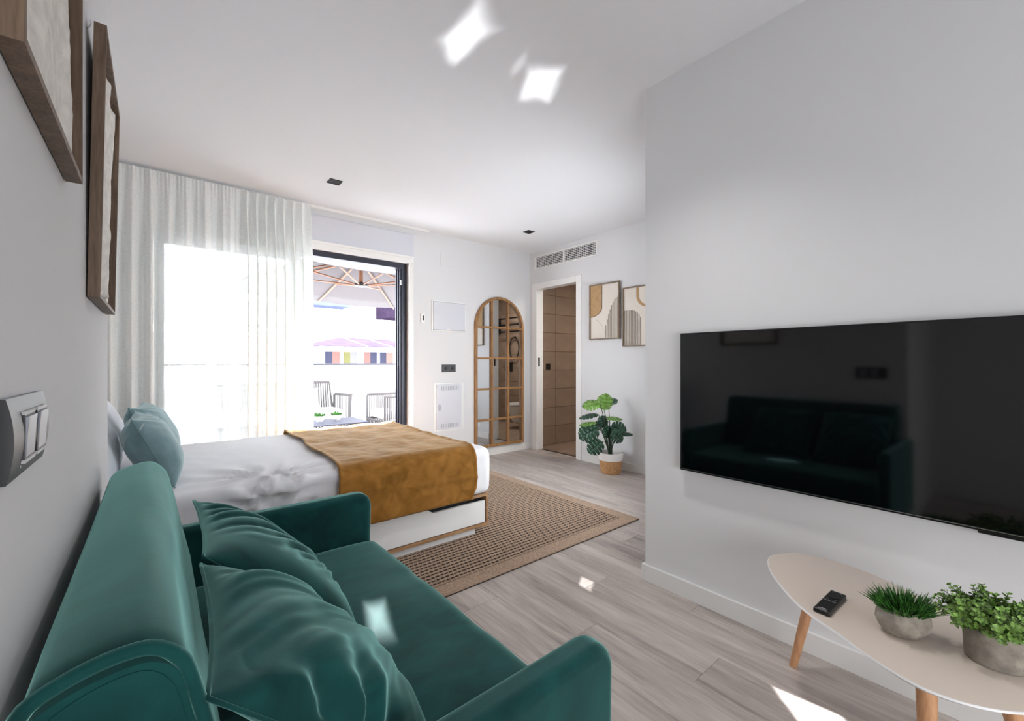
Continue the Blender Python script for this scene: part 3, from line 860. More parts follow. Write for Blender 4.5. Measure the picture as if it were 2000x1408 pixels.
def sheet_d(p, n):
    if n.z < -0.2: return 0.0
    d = 0.006 * nz3(p.x, p.y, p.z, 5.0, 1) + 0.004 * nz3(p.x, p.y, p.z, 12.0, 3)
    # gathers that fan out from a pinched spot near the side edge
    q = Vector((p.x - 0.42, p.y - 2.30, (p.z - 0.55)))
    a = math.atan2(q.y + (0.57 - p.z), q.x); rr = q.length
    d += 0.016 * math.sin(a * 13 + 2 * nz3(p.x, p.y, 0, 6)) * math.exp(-((rr - 0.1) / 0.2) ** 2)
    if n.y < -0.5:   # side skirt: soft hanging folds
        d += 0.007 * math.sin(p.x * 42 + 3 * nz3(p.x, 0, 0, 5)) * min(1, (0.56 - p.z) / 0.15) * (1 if p.x < 1.0 else 0.35)
    return d
bm = rbox((bx0, 2.205, 0.268), (1.668, 3.605, 0.568), 0.055, (90, 60, 14), sheet_d)
sh = obj('dressed_mattress', bm, M['sheet'], loc=(0.65, 2.9, 0.27), smooth=180)
tag(sh, 'mattress dressed in crumpled white cotton, under the mustard throw', 'mattress')

# throw
def throw_path(s):
    """s metres from the near hem, up the side and across: returns (y, z)"""
    z0, ytop, r = 0.268, 2.205, 0.06
    zt = 0.568
    up = zt - r - z0
    if s < up: return (ytop - 0.012, z0 + s)
    s -= up
    al = r * PI / 2
    if s < al:
        a = s / r
        return (ytop + r - (r + 0.012) * math.cos(a), zt - r + (r + 0.012) * math.sin(a))
    s -= al
    fl = 3.605 - r - (ytop + r)
    if s < fl: return (ytop + r + s, zt + 0.012)
    s -= fl
    if s < al:
        a = s / r
        return (3.605 - r + (r + 0.012) * math.sin(a), zt - r + (r + 0.012) * math.cos(a))
    s -= al
    return (3.605 + 0.012, zt - r - s)
def throw_fn(u, v):
    s = 1.86 * v
    y, z = throw_path(s)
    x0 = 0.70 + 0.05 * min(1, s / 1.5) - 0.010 * math.sin(s * 9) + 0.012 * nz3(s, 0, 0, 4, 7)
    x1 = 1.525 + 0.035 * min(1, max(0, (s - 0.3) / 1.2)) - 0.055 * math.exp(-((s - 0.0) / 0.05) ** 2) * 0.6 + 0.008 * nz3(s, 1, 0, 5, 9)
    x = x0 + (x1 - x0) * u
    w = 0.0
    hang = max(0, 1 - s / 0.32)
    # folds across the hanging side, one long crease, and soft ripples on top
    cx = 0.70 + 0.26 * hang
    w += 0.006 * math.exp(-((s - (0.165 + 0.10 * max(0, 0.42 - u) - 0.03 * u)) / 0.014) ** 2) * (0.5 + 0.5 * u)
    w += 0.0016 * math.sin(7 * math.atan2(s - 0.16, (u - 0.36) * 0.8) + 1.0) * math.exp(-(((u - 0.36) * 0.8) ** 2 + (s - 0.16) ** 2) / 0.02) if s < 0.45 else 0
    w += 0.006 * nz3(x, s, 0, 7, 2) + 0.003 * nz3(x, s, 0, 20, 5)
    if s > 0.34: w += 0.0035 * math.sin(s * 17 + 2.2 * nz3(x, s, 0, 3, 1)) * 0.8 + 0.002 * math.sin(x * 30 + s * 4)
    w += 0.008
    edge = min(u, 1 - u)
    w += 0.008 * math.exp(-(edge / 0.02) ** 2)
    ny, nz = 0, 0
    y2, z2 = throw_path(min(1.86, s + 0.01)); y1, z1 = throw_path(max(0, s - 0.01))
    ty, tz = y2 - y1, z2 - z1
    L = math.hypot(ty, tz) or 1
    return (x, y - w * tz / L, z + w * ty / L)
bm = NB(); grid_surface(bm, throw_fn, 90, 170)
th_ = obj('throw', bm, M['throw'], loc=(1.1, 2.6, 0.4), smooth=180, solid=0.008)
tag(th_, 'mustard fleece throw laid across the foot of the bed', 'throw')

# ------------------------------------------------------------------ cushions
def cushion(name, label, cat, centre, ax_u, ax_v, su, sv, T, m, group=None, pleat=None, n=64, pinch=0.10, seam=None, flat=1.0):
    """ax_u, ax_v: directions of the cushion's plane; both faces bulge by T"""
    C0 = Vector(centre); U = Vector(ax_u).normalized(); Vv = Vector(ax_v).normalized(); N = U.cross(Vv).normalized()
    bm = NB()
    def pos(u, v, sgn):
        e = (1 - abs(u) ** 2.6) * (1 - abs(v) ** 2.6)
        h = T * max(0, e) ** 0.55
        x = su * u * (1 - pinch * (1 - v * v) * (abs(u) ** 2)); y = sv * v * (1 - pinch * (1 - u * u) * (abs(v) ** 2))
        if pleat and h > 0: h += pleat(u, v, sgn) * min(1, e * 6)
        h += 0.004 * nz3(u, v, sgn, 2.2, 3) * min(1, e * 4)
        return C0 + U * x + Vv * y + N * (h * (sgn if sgn >= 0 else sgn * flat))
    top = {}
    def mk(sgn):
        vs = []
        for i in range(n + 1):
            row = []
            for j in range(n + 1):
                u = math.sin((i / n * 2 - 1) * PI / 2); v = math.sin((j / n * 2 - 1) * PI / 2)
                u = 0.55 * u + 0.45 * (i / n * 2 - 1); v = 0.55 * v + 0.45 * (j / n * 2 - 1)
                if (i in (0, n) or j in (0, n)):
                    if (i, j) not in top: top[(i, j)] = bm.verts.new(pos(u, v, 0))
                    row.append(top[(i, j)])
                else: row.append(bm.verts.new(pos(u, v, sgn)))
            vs.append(row)
        for i in range(n):
            for j in range(n):
                bm.faces.new((vs[i][j], vs[i + 1][j], vs[i + 1][j + 1], vs[i][j + 1]))
    mk(1); mk(-1)
    t = thing(name, label, cat, C0 - Vector((0, 0, 0.0)), group)
    obj('cover', bm, m, t, smooth=180)
    # seam cord round the edge
    rim = []
    k = 20
    for a in range(k): rim.append((-1 + 2 * a / k, -1))
    for a in range(k): rim.append((1, -1 + 2 * a / k))
    for a in range(k): rim.append((1 - 2 * a / k, 1))
    for a in range(k): rim.append((-1, 1 - 2 * a / k))
    bm2 = NB(); tube(bm2, [pos(u, v, 0) for u, v in rim], 0.003, 6, True)
    obj('seam', bm2, seam or m, t, smooth=180)
    return t

# bed pillows
def soft(u, v, s): return 0.006 * math.sin(6 * u + 3 * v) * (1 - u * u)
for yv, xx, zz, lb in ((2.55, -0.225, 0.772, 'white pillow against the head wall at the near side of the bed'), (3.18, -0.235, 0.772, 'white pillow against the head wall at the window side of the bed')):
    cushion('bed_pillow', lb, 'pillow', (xx, yv, zz), (0, 1, 0), (-0.38, 0, 0.93), 0.31, 0.20, 0.085, M['pillowcase'], 'white pillows on the bed', soft, 32)
cushion('bed_pillow', 'lower white pillow lying flat behind the teal cushions', 'pillow', (-0.115, 2.54, 0.632), (0, 1, 0), (-1, 0, 0.12), 0.28, 0.21, 0.06, M['pillowcase'], 'white pillows on the bed', soft, 32) if False else None
def tealp(u, v, s):
    return 0.006 * math.sin(22 * (u * 0.6 + v)) * max(0, v) ** 2
c1 = cushion('teal_cushion', 'pale teal velvet cushion at the near side of the bed, white tag showing', 'cushion', (-0.005, 2.52, 0.725), (0, 1, 0), (-0.42, 0, 0.91), 0.20, 0.165, 0.088, M['velvet_teal'], 'teal cushions on the bed', tealp, 48)
bm = NB(); box(bm, -0.042, -0.038, 2.283, 2.298, 0.835, 0.862)
bmesh.ops.rotate(bm, cent=(-0.04, 2.29, 0.85), matrix=Matrix.Rotation(R(28), 3, 'Y'), verts=bm.verts)
obj('care_tag', bm, M['print'], c1)
cushion('teal_cushion', 'pale teal velvet cushion at the window side of the bed', 'cushion', (-0.005, 2.98, 0.732), (0.12, 1, 0), (-0.42, 0.0, 0.91), 0.20, 0.17, 0.088, M['velvet_teal'], 'teal cushions on the bed', tealp, 40)

# ------------------------------------------------------------------ rug
rug = thing('rug', 'brown ribbed sisal rug with beige border under the foot of the bed', 'rug', (1.82, 2.9, 0))
RX0, RX1, RY0, RY1 = 0.58, 2.622, 1.757, 4.05
BW = 0.095
obj('backing', B(RX0, RX1, RY0, RY1, 0.0005, 0.004), mat('rug_backing', (34, 26, 22), 0.95), rug)
bm = NB()
box(bm, RX0, RX1, RY0, RY0 + BW, 0.004, 0.011); box(bm, RX0, RX1, RY1 - BW, RY1, 0.004, 0.011)
box(bm, RX0, RX0 + BW, RY0 + BW, RY1 - BW, 0.004, 0.011); box(bm, RX1 - BW, RX1, RY0 + BW, RY1 - BW, 0.004, 0.011)
obj('border', bm, M['rug_sisal'], rug, bev=0.002)
obj('field', B(RX0 + BW, RX1 - BW, RY0 + BW, RY1 - BW, 0.004, 0.0065), M['rug_dark'], rug)
bm = NB()
pitch = 0.031
ny = int((RY1 - RY0 - 2 * BW) / pitch)
def ridge(y0, y1, x0, x1, h):
    ym = (y0 + y1) / 2
    v = [bm.verts.new(p) for p in ((x0, y0, 0.0065), (x0, y0 + 0.2 * (y1 - y0), 0.0065 + h), (x0, y1 - 0.2 * (y1 - y0), 0.0065 + h), (x0, y1, 0.0065), (x1, y0, 0.0065), (x1, y0 + 0.2 * (y1 - y0), 0.0065 + h), (x1, y1 - 0.2 * (y1 - y0), 0.0065 + h), (x1, y1, 0.0065))]
    for f in ((0, 1, 5, 4), (1, 2, 6, 5), (2, 3, 7, 6), (0, 3, 2, 1), (4, 5, 6, 7)): bm.faces.new([v[i] for i in f])
for k in range(ny):
    y = RY0 + BW + (k + 0.5) * pitch
    ridge(y - 0.0064, y + 0.0064, RX0 + BW, RX1 - BW, 0.0045)
    if k < ny - 1:
        yy = y + pitch / 2
        nx = int((RX1 - RX0 - 2 * BW) / 0.026)
        for i in range(nx):
            xx = RX0 + BW + (i + 0.5) * 0.026 + (0.013 if k % 2 else 0) + random.uniform(-.001, .001)
            if xx + 0.006 > RX1 - BW: continue
            ridge(yy - 0.0092, yy + 0.0092, xx - 0.0027, xx + 0.0027, 0.0013)
obj('ribs', bm, M['rug_sisal'], rug, kind='stuff')

# ------------------------------------------------------------------ sofa
sofa = thing('sofa', 'small dark green velvet sofa against the left wall', 'sofa', (0.28, 1.1, 0))
V_ = M['velvet']
AY0, AY1 = 0.487, 1.705      # outer faces of the arms
def arm(y0, y1):
    pts = [(-0.095, 0.13), (0.645, 0.13)]
    r = 0.055
    pts += [(0.655 - r + r * math.cos(R(a)), 0.602 - r + r * math.sin(R(a))) for a in range(0, 91, 10)]
    pts += [(-0.095, 0.602)]
    bm = NB(); prism(bm, pts, 'y', y0, y1)
    return obj('arm', bm, V_, sofa, bev=0.022, seg=4)
arm(AY0, AY0 + 0.062)
arm(AY1 - 0.062, AY1)
def seat_d(p, n):
    d = 0
    if n.z > 0.5: d += 0.012 * (1 - ((p.x - 0.36) / 0.32) ** 2) * (1 - ((p.y - 1.1) / 0.6) ** 4) + 0.004 * nz3(p.x, p.y, 0, 5)
    d += 0.005 * math.sin(p.y * 24 + 3 * nz3(p.x, p.y, 0, 4)) * max(0, (p.x - 0.5) / 0.16) * (0.3 + 0.7 * max(0, nz3(p.y, 0, 0, 2, 3)))
    return d
obj('seat', rbox((0.04, AY0 + 0.064, 0.24), (0.665, AY1 - 0.064, 0.425), 0.035, (26, 40, 6), seat_d), V_, sofa, smooth=180)
obj('base', B(-0.085, 0.60, AY0 + 0.066, AY1 - 0.066, 0.13, 0.238), M['pipe'], sofa, bev=0.01)
# back: one padded block with a sloping front
prof = [(-0.098, 0.245), (0.035, 0.245), (0.088, 0.43), (0.085, 0.50), (0.055, 0.66), (0.030, 0.775), (0.018, 0.805), (-0.002, 0.822), (-0.028, 0.8245), (-0.060, 0.818), (-0.088, 0.804), (-0.098, 0.78)]
def cr(pts, n=5):
    out = []
    N = len(pts)
    for i in range(N - 1):
        p0 = pts[max(0, i - 1)]; p1 = pts[i]; p2 = pts[i + 1]; p3 = pts[min(N - 1, i + 2)]
        for k in range(n):
            t = k / n
            out.append(tuple(0.5 * ((2 * p1[c]) + (-p0[c] + p2[c]) * t + (2 * p0[c] - 5 * p1[c] + 4 * p2[c] - p3[c]) * t * t + (-p0[c] + 3 * p1[c] - 3 * p2[c] + p3[c]) * t ** 3) for c in range(len(p1))))
    out.append(pts[-1])
    return out
prof = prof[:2] + cr(prof[2:], 4)
bY0, bY1 = 0.560, 1.632
bm = NB(); NR = 40
rings = []
for i in range(NR + 1):
    t = i / NR
    y = bY0 + (bY1 - bY0) * t
    ring = []
    for k, (px, pz) in enumerate(prof):
        dx = 0.004 * nz3(px * 4, y, pz * 4, 5, 6)
        e = min(t, 1 - t) * (bY1 - bY0)
        shrink = 0.012 * math.exp(-e / 0.012)
        cxp, czp = -0.03, 0.55
        q = Vector((px - cxp, pz - czp)); q = q * (1 - shrink / max(0.1, q.length)) if pz > 0.3 else q
        ring.append(bm.verts.new((cxp + q.x + (dx if px > -0.09 else 0), y + 0.010 * max(0, pz - 0.4) * (1 if t > 0.5 else -1) * 0, czp + q.y + dx)))
    rings.append(ring)
n = len(prof)
for a, b in zip(rings, rings[1:]):
    for k in range(n): bm.faces.new((a[k], a[(k + 1) % n], b[(k + 1) % n], b[k]))
bm.faces.new(rings[0][::-1]); bm.faces.new(rings[-1])
back = obj('back', bm, V_, sofa, smooth=50)
for y in (bY0 + 0.004,):
    pp = [(px, y, pz) for px, pz in prof[2:-2]]
    obj('piping', tube(NB(), pp, 0.0075, 8), V_, back, smooth=180)
# end panels with slack folds
bm = NB()
pan = [(px * 0.82 - 0.004, 0.55 + (pz - 0.55) * 0.93) for px, pz in prof]
def fold(y0):
    rows_ = []
    for s in range(9):
        kx = 1 - s / 8
        rows_.append([bm.verts.new((-0.03 + (p[0] + 0.03) * (0.12 + 0.88 * kx), y0 - 0.010 * (1 - kx ** 3) - 0.005 * math.sin((p[1] + 0.55 * p[0]) * 120) * (1 - kx) * kx * 3, 0.55 + (p[1] - 0.55) * (0.12 + 0.88 * kx))) for p in pan])
    for a, b in zip(rows_, rows_[1:]):
        for k in range(len(pan)): bm.faces.new((a[k], a[(k + 1) % len(pan)], b[(k + 1) % len(pan)], b[k]))
    bm.faces.new(rows_[-1])
fold(bY0 - 0.001)
obj('end_panel', bm, V_, back, smooth=180)
for xx, yy in ((-0.06, AY0 + 0.1), (0.56, AY0 + 0.1), (-0.06, AY1 - 0.1), (0.56, AY1 - 0.1)):
    obj('leg', tube(NB(), [(xx, yy, 0.131), (xx, yy, 0.0)], 0.02, 12, r2=0.013), M['black'], sofa, smooth=50)

def pleat_far(u, v, s):
    if s < 0: return 0
    # gathers start along the top edge and run to the far lower corner
    q = math.atan2(v + 1.25, 1.15 - u)
    a = 62 * q + 2.2 * nz3(u, v, 0, 2.0, 5)
    k = max(0, min(1, (u + 0.55) / 0.5)) * (0.45 + 0.55 * max(0, min(1, (v + 0.9) / 1.2)))
    f = math.sin(a)
    return (0.0058 * (f - 0.35 * abs(f)) + 0.003 * math.sin(0.37 * a + 1)) * k
def pleat_near(u, v, s):
    if s < 0: return 0
    a = 30 * math.atan2(v + 1.2, 1.4 - u) + 3.0 * nz3(u, v, 0, 1.6, 8)
    f = math.sin(a)
    c = 12 * math.atan2(v + 0.2, u + 1.25) + 1.5 * nz3(u, v, 0, 2, 2)
    return (0.0075 * f * abs(f) + 0.006 * math.sin(0.43 * a)) * (0.25 + 0.75 * max(0, (v + 0.7) / 1.7)) + 0.012 * math.sin(c) * math.exp(-((u + 1) ** 2 + (v - 0.1) ** 2) / 0.3)
# axis u: +u away from the viewer along the sofa; v: up the back
tilt = Vector((-0.70, 0, 0.714))
cushion('sofa_cushion', 'pleated dark green velvet cushion nearer the bed on the sofa', 'cushion', (0.222, 1.166, 0.600), (0.02, 1, 0), tilt, 0.205, 0.215, 0.074, V_, 'green cushions on the sofa', pleat_far, 120, 0.06, None, 0.45)
cushion('sofa_cushion', 'large dark green velvet cushion at the near end of the sofa', 'cushion', (0.203, 0.748, 0.598), (0.05, 1, 0), tilt, 0.190, 0.215, 0.082, V_, 'green cushions on the sofa', pleat_near, 120, 0.06, None, 0.45)

# ------------------------------------------------------------------ television
tv = thing('television', 'large flat black television on the right wall', 'television', (XT, 0.48, 0.92))
TY0, TY1, TZ0, TZ1 = -0.085, 1.037, 0.611, 1.241
obj('housing', B(XT - 0.035, XT - 0.002, TY0 + 0.12, TY1 - 0.12, TZ0 + 0.08, TZ1 - 0.08), M['bezel'], tv, bev=0.006)
obj('case', B(XT - 0.050, XT - 0.034, TY0, TY1, TZ0, TZ1), M['bezel'], tv, bev=0.0015)
obj('screen', B(XT - 0.0516, XT - 0.0502, TY0 + 0.006, TY1 - 0.006, TZ0 + 0.011, TZ1 - 0.006), M['screen'], tv)
obj('lower_trim', B(XT - 0.0525, XT - 0.050, TY0, TY1, TZ0 + 0.0065, TZ0 + 0.0085), M['chrome'], tv)
obj('sensor_bar', B(XT - 0.048, XT - 0.030, 0.0, 0.10, TZ0 - 0.008, TZ0), M['bezel'], tv, bev=0.002)

# ------------------------------------------------------------------ coffee table
TZ = 0.42
ct = thing('coffee_table', 'low beige egg shaped side table on beech legs under the television', 'table', (1.5, 0.2, 0))
o_pts = [(1.657, 0.589), (1.546, 0.538), (1.403, 0.419), (1.330, 0.307), (1.284, 0.238), (1.253, 0.164), (1.252, 0.109), (1.274, 0.055), (1.316, 0.005), (1.40, -0.06), (1.51, -0.09), (1.60, -0.05), (1.66, 0.05), (1.712, 0.17), (1.764, 0.262), (1.802, 0.352), (1.812, 0.447), (1.787, 0.534), (1.725, 0.579)]
def closed_cr(pts, n=6):
    N = len(pts); out = []
    for i in range(N):
        p0, p1, p2, p3 = pts[i - 1], pts[i], pts[(i + 1) % N], pts[(i + 2) % N]
        for k in range(n):
            t = k / n
            out.append(tuple(0.5 * ((2 * p1[c]) + (-p0[c] + p2[c]) * t + (2 * p0[c] - 5 * p1[c] + 4 * p2[c] - p3[c]) * t * t + (-p0[c] + 3 * p1[c] - 3 * p2[c] + p3[c]) * t ** 3) for c in range(2)))
    return out
ol = closed_cr(o_pts)
cxm = sum(p[0] for p in ol) / len(ol); cym = sum(p[1] for p in ol) / len(ol)
def inset(p, d):
    v = Vector((p[0] - cxm, p[1] - cym)); L = v.length
    v *= (L - d) / L
    return (cxm + v.x, cym + v.y)
bm = NB()
lv = [[bm.verts.new((*inset(p, d), z)) for p in ol] for d, z in ((0.022, TZ - 0.018), (0.0, TZ - 0.004), (0.0015, TZ - 0.0005), (0.003, TZ))]
n = len(ol)
for a, b in zip(lv, lv[1:]):
    for k in range(n): bm.faces.new((a[k], a[(k + 1) % n], b[(k + 1) % n], b[k])).material_index = 1
bm.faces.new(lv[0][::-1]).material_index = 1; bm.faces.new(lv[-1])
obj('tabletop', bm, [M['tabletop'], M['tableedge']], ct, smooth=30)
for (tx, ty), (fx, fy) in (((1.70, 0.455), (1.792, 0.553)), ((1.335, 0.150), (1.285, 0.135)), ((1.495, 0.045), (1.54, -0.035))):
    lg = obj('leg', tube(NB(), [(tx, ty, TZ - 0.018), (fx, fy, 0.0)], 0.019, 20, r2=0.0125), M['beech'], ct, smooth=50)

# remote
rm = thing('remote_control', 'black remote control lying on the beige table', 'remote control', (1.475, 0.35, TZ))
RCX, RCY, RA = 1.472, 0.362, R(-2.0)
def rbx(x0, x1, y0, y1, z0, z1):
    b = B(x0, x1, y0, y1, z0, z1)
    bmesh.ops.rotate(b, cent=(0, 0, 0), matrix=Matrix.Rotation(RA, 3, 'Z'), verts=b.verts)
    bmesh.ops.translate(b, vec=(RCX, RCY, TZ), verts=b.verts)
    return b
obj('body', rbx(-0.074, 0.074, -0.0195, 0.0195, 0.0002, 0.013), M['black'], rm, bev=0.004, seg=3)
bm = NB(); lathe(bm, [(0.013, 0.0125), (0.013, 0.0145)], 0, 0, 20)
bmesh.ops.translate(bm, vec=(RCX + 0.030, RCY, TZ), verts=bm.verts)
obj('dial', bm, M['bezel'], rm, smooth=30)
for bx, by_, sx, sy in ((-0.003, 0.010, 0.0025, 0.0045), (-0.003, -0.010, 0.0025, 0.0045), (-0.003, 0.0, 0.0025, 0.003), (0.062, 0.010, 0.002, 0.002), (0.062, -0.010, 0.002, 0.002), (0.010, 0.009, 0.0022, 0.0022), (0.010, -0.009, 0.0022, 0.0022)):
    obj('button', rbx(bx - sx, bx + sx, by_ - sy, by_ + sy, 0.0125, 0.0142), M['button'], rm, bev=0.0006)
obj('printed_mark', rbx(-0.061, -0.059, -0.008, 0.008, 0.013, 0.0132), M['print'], rm)
obj('printed_mark', rbx(-0.068, -0.0665, -0.012, 0.012, 0.013, 0.0132), M['print'], rm)

# grass in a stone bowl
def pt(px, py, z):
    th = math.atan(697 / 840.0)
    F = Vector((math.sin(th), math.cos(th), 0)); Rt = Vector((math.cos(th), -math.sin(th), 0))
    r = F + (px - 1000) / FPX * Rt + Vector((0, 0, (707 - py) / FPX))
    return Vector((0, 0, EYE)) + r * ((z - EYE) / r.z)
g1 = Vector((1.458, 0.206, TZ))
gp = thing('grass_pot', 'spiky grass plant in an oval stone bowl on the table, beside the remote', 'potted plant', tuple(g1))
GR = R(-52)
prf = [(0.024, 0.0), (0.040, 0.004), (0.053, 0.020), (0.058, 0.036), (0.056, 0.052), (0.050, 0.064), (0.045, 0.066), (0.042, 0.060)]
bm = NB(); lathe(bm, [(r, TZ + z) for r, z in prf], g1.x, g1.y, 40, 1.0, 0.72, GR)
for v in bm.verts: v.co += Vector((nz3(v.co.x, v.co.y, v.co.z, 40), nz3(v.co.y, v.co.x, v.co.z, 40), 0)) * 0.0012
obj('bowl', bm, M['concrete'], gp, smooth=60)
bm = NB()
for k in range(620):
    a = random.uniform(0, 2 * PI); rr = math.sqrt(random.random())
    bx = rr * 0.046 * math.cos(a); by_ = rr * 0.036 * math.sin(a)
    bx, by_ = bx * math.cos(GR) - by_ * math.sin(GR), bx * math.sin(GR) + by_ * math.cos(GR)
    base = g1 + Vector((bx, by_, 0.058))
    out = Vector((bx, by_, 0)) * random.uniform(10, 22)
    d = (Vector((out.x, out.y, random.uniform(0.55, 1.0))) + Vector((random.uniform(-.25, .25), random.uniform(-.25, .25), 0))).normalized()
    L = random.uniform(0.034, 0.060)
    sd = d.cross(Vector((random.uniform(-1, 1), random.uniform(-1, 1), 0.3))).normalized() * 0.0014
    m = base + d * L * 0.55; tip = base + d * L + Vector((d.x, d.y, -0.4)) * 0.006
    v = [bm.verts.new(p) for p in (base - sd, base + sd, m + sd * 1.1, m - sd * 1.1, tip)]
    bm.faces.new((v[0], v[1], v[2], v[3])); bm.faces.new((v[3], v[2], v[4]))
obj('grass', bm, M['grassblade'], gp, kind='stuff')

# leafy bush in a concrete pot
g2 = Vector((1.490, 0.052, TZ))
bp_ = thing('leafy_pot', 'round leafy green plant in a tall grey concrete pot at the table end', 'potted plant', tuple(g2))
bm = NB(); lathe(bm, [(0.046, TZ), (0.050, TZ + 0.002), (0.055, TZ + 0.095), (0.050, TZ + 0.095), (0.047, TZ + 0.085)], g2.x, g2.y, 40)
for v in bm.verts: v.co += Vector((nz3(v.co.x, v.co.y, v.co.z, 30), nz3(v.co.y, v.co.x, v.co.z, 30), 0)) * 0.001
obj('pot', bm, M['concrete'], bp_, smooth=50)
bm = NB(); bs_ = NB()
for k in range(150):
    a = random.uniform(0, 2 * PI); el = math.asin(random.uniform(-0.12, 1.0))
    d = Vector((math.cos(a) * math.cos(el), math.sin(a) * math.cos(el), math.sin(el)))
    base = g2 + Vector((d.x * 0.03, d.y * 0.03, 0.088))
    L = random.uniform(0.040, 0.076)
    end = base + Vector((d.x * 1.05, d.y * 1.05, d.z * 0.85 + 0.1)) * L
    tube(bs_, [base, end], 0.0009, 4)
    for s in range(7):
        t = 0.35 + 0.65 * s / 6
        c = base.lerp(end, t)
        for q in range(2):
            ang = s * 1.57 + q * PI + random.uniform(-.5, .5)
            up = (end - base).normalized()
            e1 = up.cross(Vector((0.3, 0.2, 1))).normalized(); e2 = up.cross(e1)
            ld = (math.cos(ang) * e1 + math.sin(ang) * e2 + up * random.uniform(0.3, 0.9)).normalized()
            ls = random.uniform(0.011, 0.018) * (1.15 - 0.4 * t)
            sd = ld.cross(up).normalized() * ls * 0.42
            v = [bm.verts.new(p) for p in (c, c + ld * ls * 0.5 + sd + up * 0.001, c + ld * ls, c + ld * ls * 0.5 - sd + up * 0.001)]
            bm.faces.new((v[0], v[1], v[2])); bm.faces.new((v[0], v[2], v[3]))
obj('leaves', bm, M['leaf_small'], bp_, kind='stuff')
obj('twigs', bs_, M['stem'], bp_, kind='stuff')

# ------------------------------------------------------------------ monstera
PX, PY = 3.515, 2.685
mo = thing('monstera_plant', 'monstera plant in a jute and white basket beside the bathroom doorway', 'potted plant', (PX, PY, 0))
obj('basket', lathe(NB(), [(0.085, 0.0), (0.096, 0.003)] + [(0.096 + 0.020 * k / 12 + 0.0015 * (k % 2), 0.004 + 0.130 * k / 12) for k in range(13)], PX, PY, 40), M['basket'], mo, smooth=40)
bm = lathe(NB(), [(0.117, 0.134), (0.121, 0.160), (0.125, 0.205), (0.122, 0.208), (0.118, 0.205), (0.114, 0.160)], PX, PY, 40, caps=False)
obj('white_band', bm, M['basket_white'], mo, smooth=40, label='white cotton upper band of the basket')
obj('moss', lathe(NB(), [(0.113, 0.162), (0.08, 0.170), (0.01, 0.175)], PX, PY, 28), M['soil'], mo, smooth=60)
def monstera_leaf(bm, stem_end, direction, normal, L, W, droop=0.25, lobes=5):
    """heart-shaped blade cut by narrow slits that run from the margin towards the midrib"""
    D = Vector(direction).normalized(); N = Vector(normal); N = (N - D * N.dot(D)).normalized(); Sd = D.cross(N)
    def P(t, w):
        z = -droop * L * (t - 0.2) ** 2 - 0.16 * W * abs(w) ** 1.5
        return stem_end + D * (t * L) + Sd * (w * W) + N * z
    def half(t):      # half width of the outline along the midrib
        t = min(1.0, max(0.0, t))
        return math.sin(PI * (0.16 + 0.84 * t)) ** 0.62 if t < 0.999 else 0.0
    def Q(s, r, sg):  # s along the midrib at the vein's root, r 0..1 out along the vein (veins sweep forward)
        back = -0.16 * (1 - s) ** 2
        t = s + (0.24 * (1 - s) + back) * r
        return P(t, sg * half(s) * r)
    rr = (0.0, 0.34, 0.68, 0.9, 1.0)
    for sg in (1, -1):
        for i in range(lobes):
            s0, s1 = i / lobes, (i + 1) / lobes
            va, vb = [], []
            for k, r in enumerate(rr):
                g = 0.0 if r < 0.4 else 0.055 * (r - 0.34) / 0.66 / lobes * 2.0
                e0 = s0 + g * (0.2 if i == 0 else 1) + (0.07 / lobes if r == 1.0 else 0)
                e1 = s1 - (g if i < lobes - 1 else 0) - (0.07 / lobes if r == 1.0 and i < lobes - 1 else 0)
                va.append(bm.verts.new(Q(e0, r, sg))); vb.append(bm.verts.new(Q(e1, r, sg)))
            for k in range(len(rr) - 1):
                bm.faces.new((va[k], va[k + 1], vb[k + 1], vb[k]))
TOCAM = Vector((-PX, -PY, 0.4)).normalized()
RIGHT = Vector((0.77, -0.64, 0))
def add_leaf(px, py, dpx, dpy, L, W, light, depth=0.0, face=0.7, droop=0.25):
    """leaf centre seen at pixel px,py on a plane through the plant facing the camera"""
    th = math.atan(697 / 840.0)
    F = Vector((math.sin(th), math.cos(th), 0)); Rt = Vector((math.cos(th), -math.sin(th), 0))
    dep = PX * F.x + PY * F.y + depth
    c = Vector((0, 0, EYE)) + F * dep + Rt * ((px - 1000) / FPX * dep) + Vector((0, 0, (707 - py) / FPX * dep))
    D = (Rt * dpx + Vector((0, 0, -dpy))).normalized()
    nrm = (-F * face + Vector((0, 0, 1)) * (1 - face) + Rt * 0.1)
    st = c - D * L * 0.42
    bm = NB(); monstera_leaf(bm, st, D, nrm, L, W, droop)
    for v in bm.verts:
        if v.co.x > 3.685: v.co.x = 3.685 - 0.1 * (v.co.x - 3.685)
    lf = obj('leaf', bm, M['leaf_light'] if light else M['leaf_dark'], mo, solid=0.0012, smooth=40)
    b0 = Vector((PX + random.uniform(-.02, .02), PY + random.uniform(-.02, .02), 0.165))
    mid = b0.lerp(st, 0.6) + Vector((0, 0, 0.05)); 
    pts = cr([tuple(b0), tuple(mid), tuple(st)], 5)
    pts = [(min(p[0], 3.68), p[1], p[2]) for p in pts]
    obj('stalk', tube(NB(), pts, 0.0055, 6, r2=0.003), M['stem'], mo, smooth=180)
    return lf
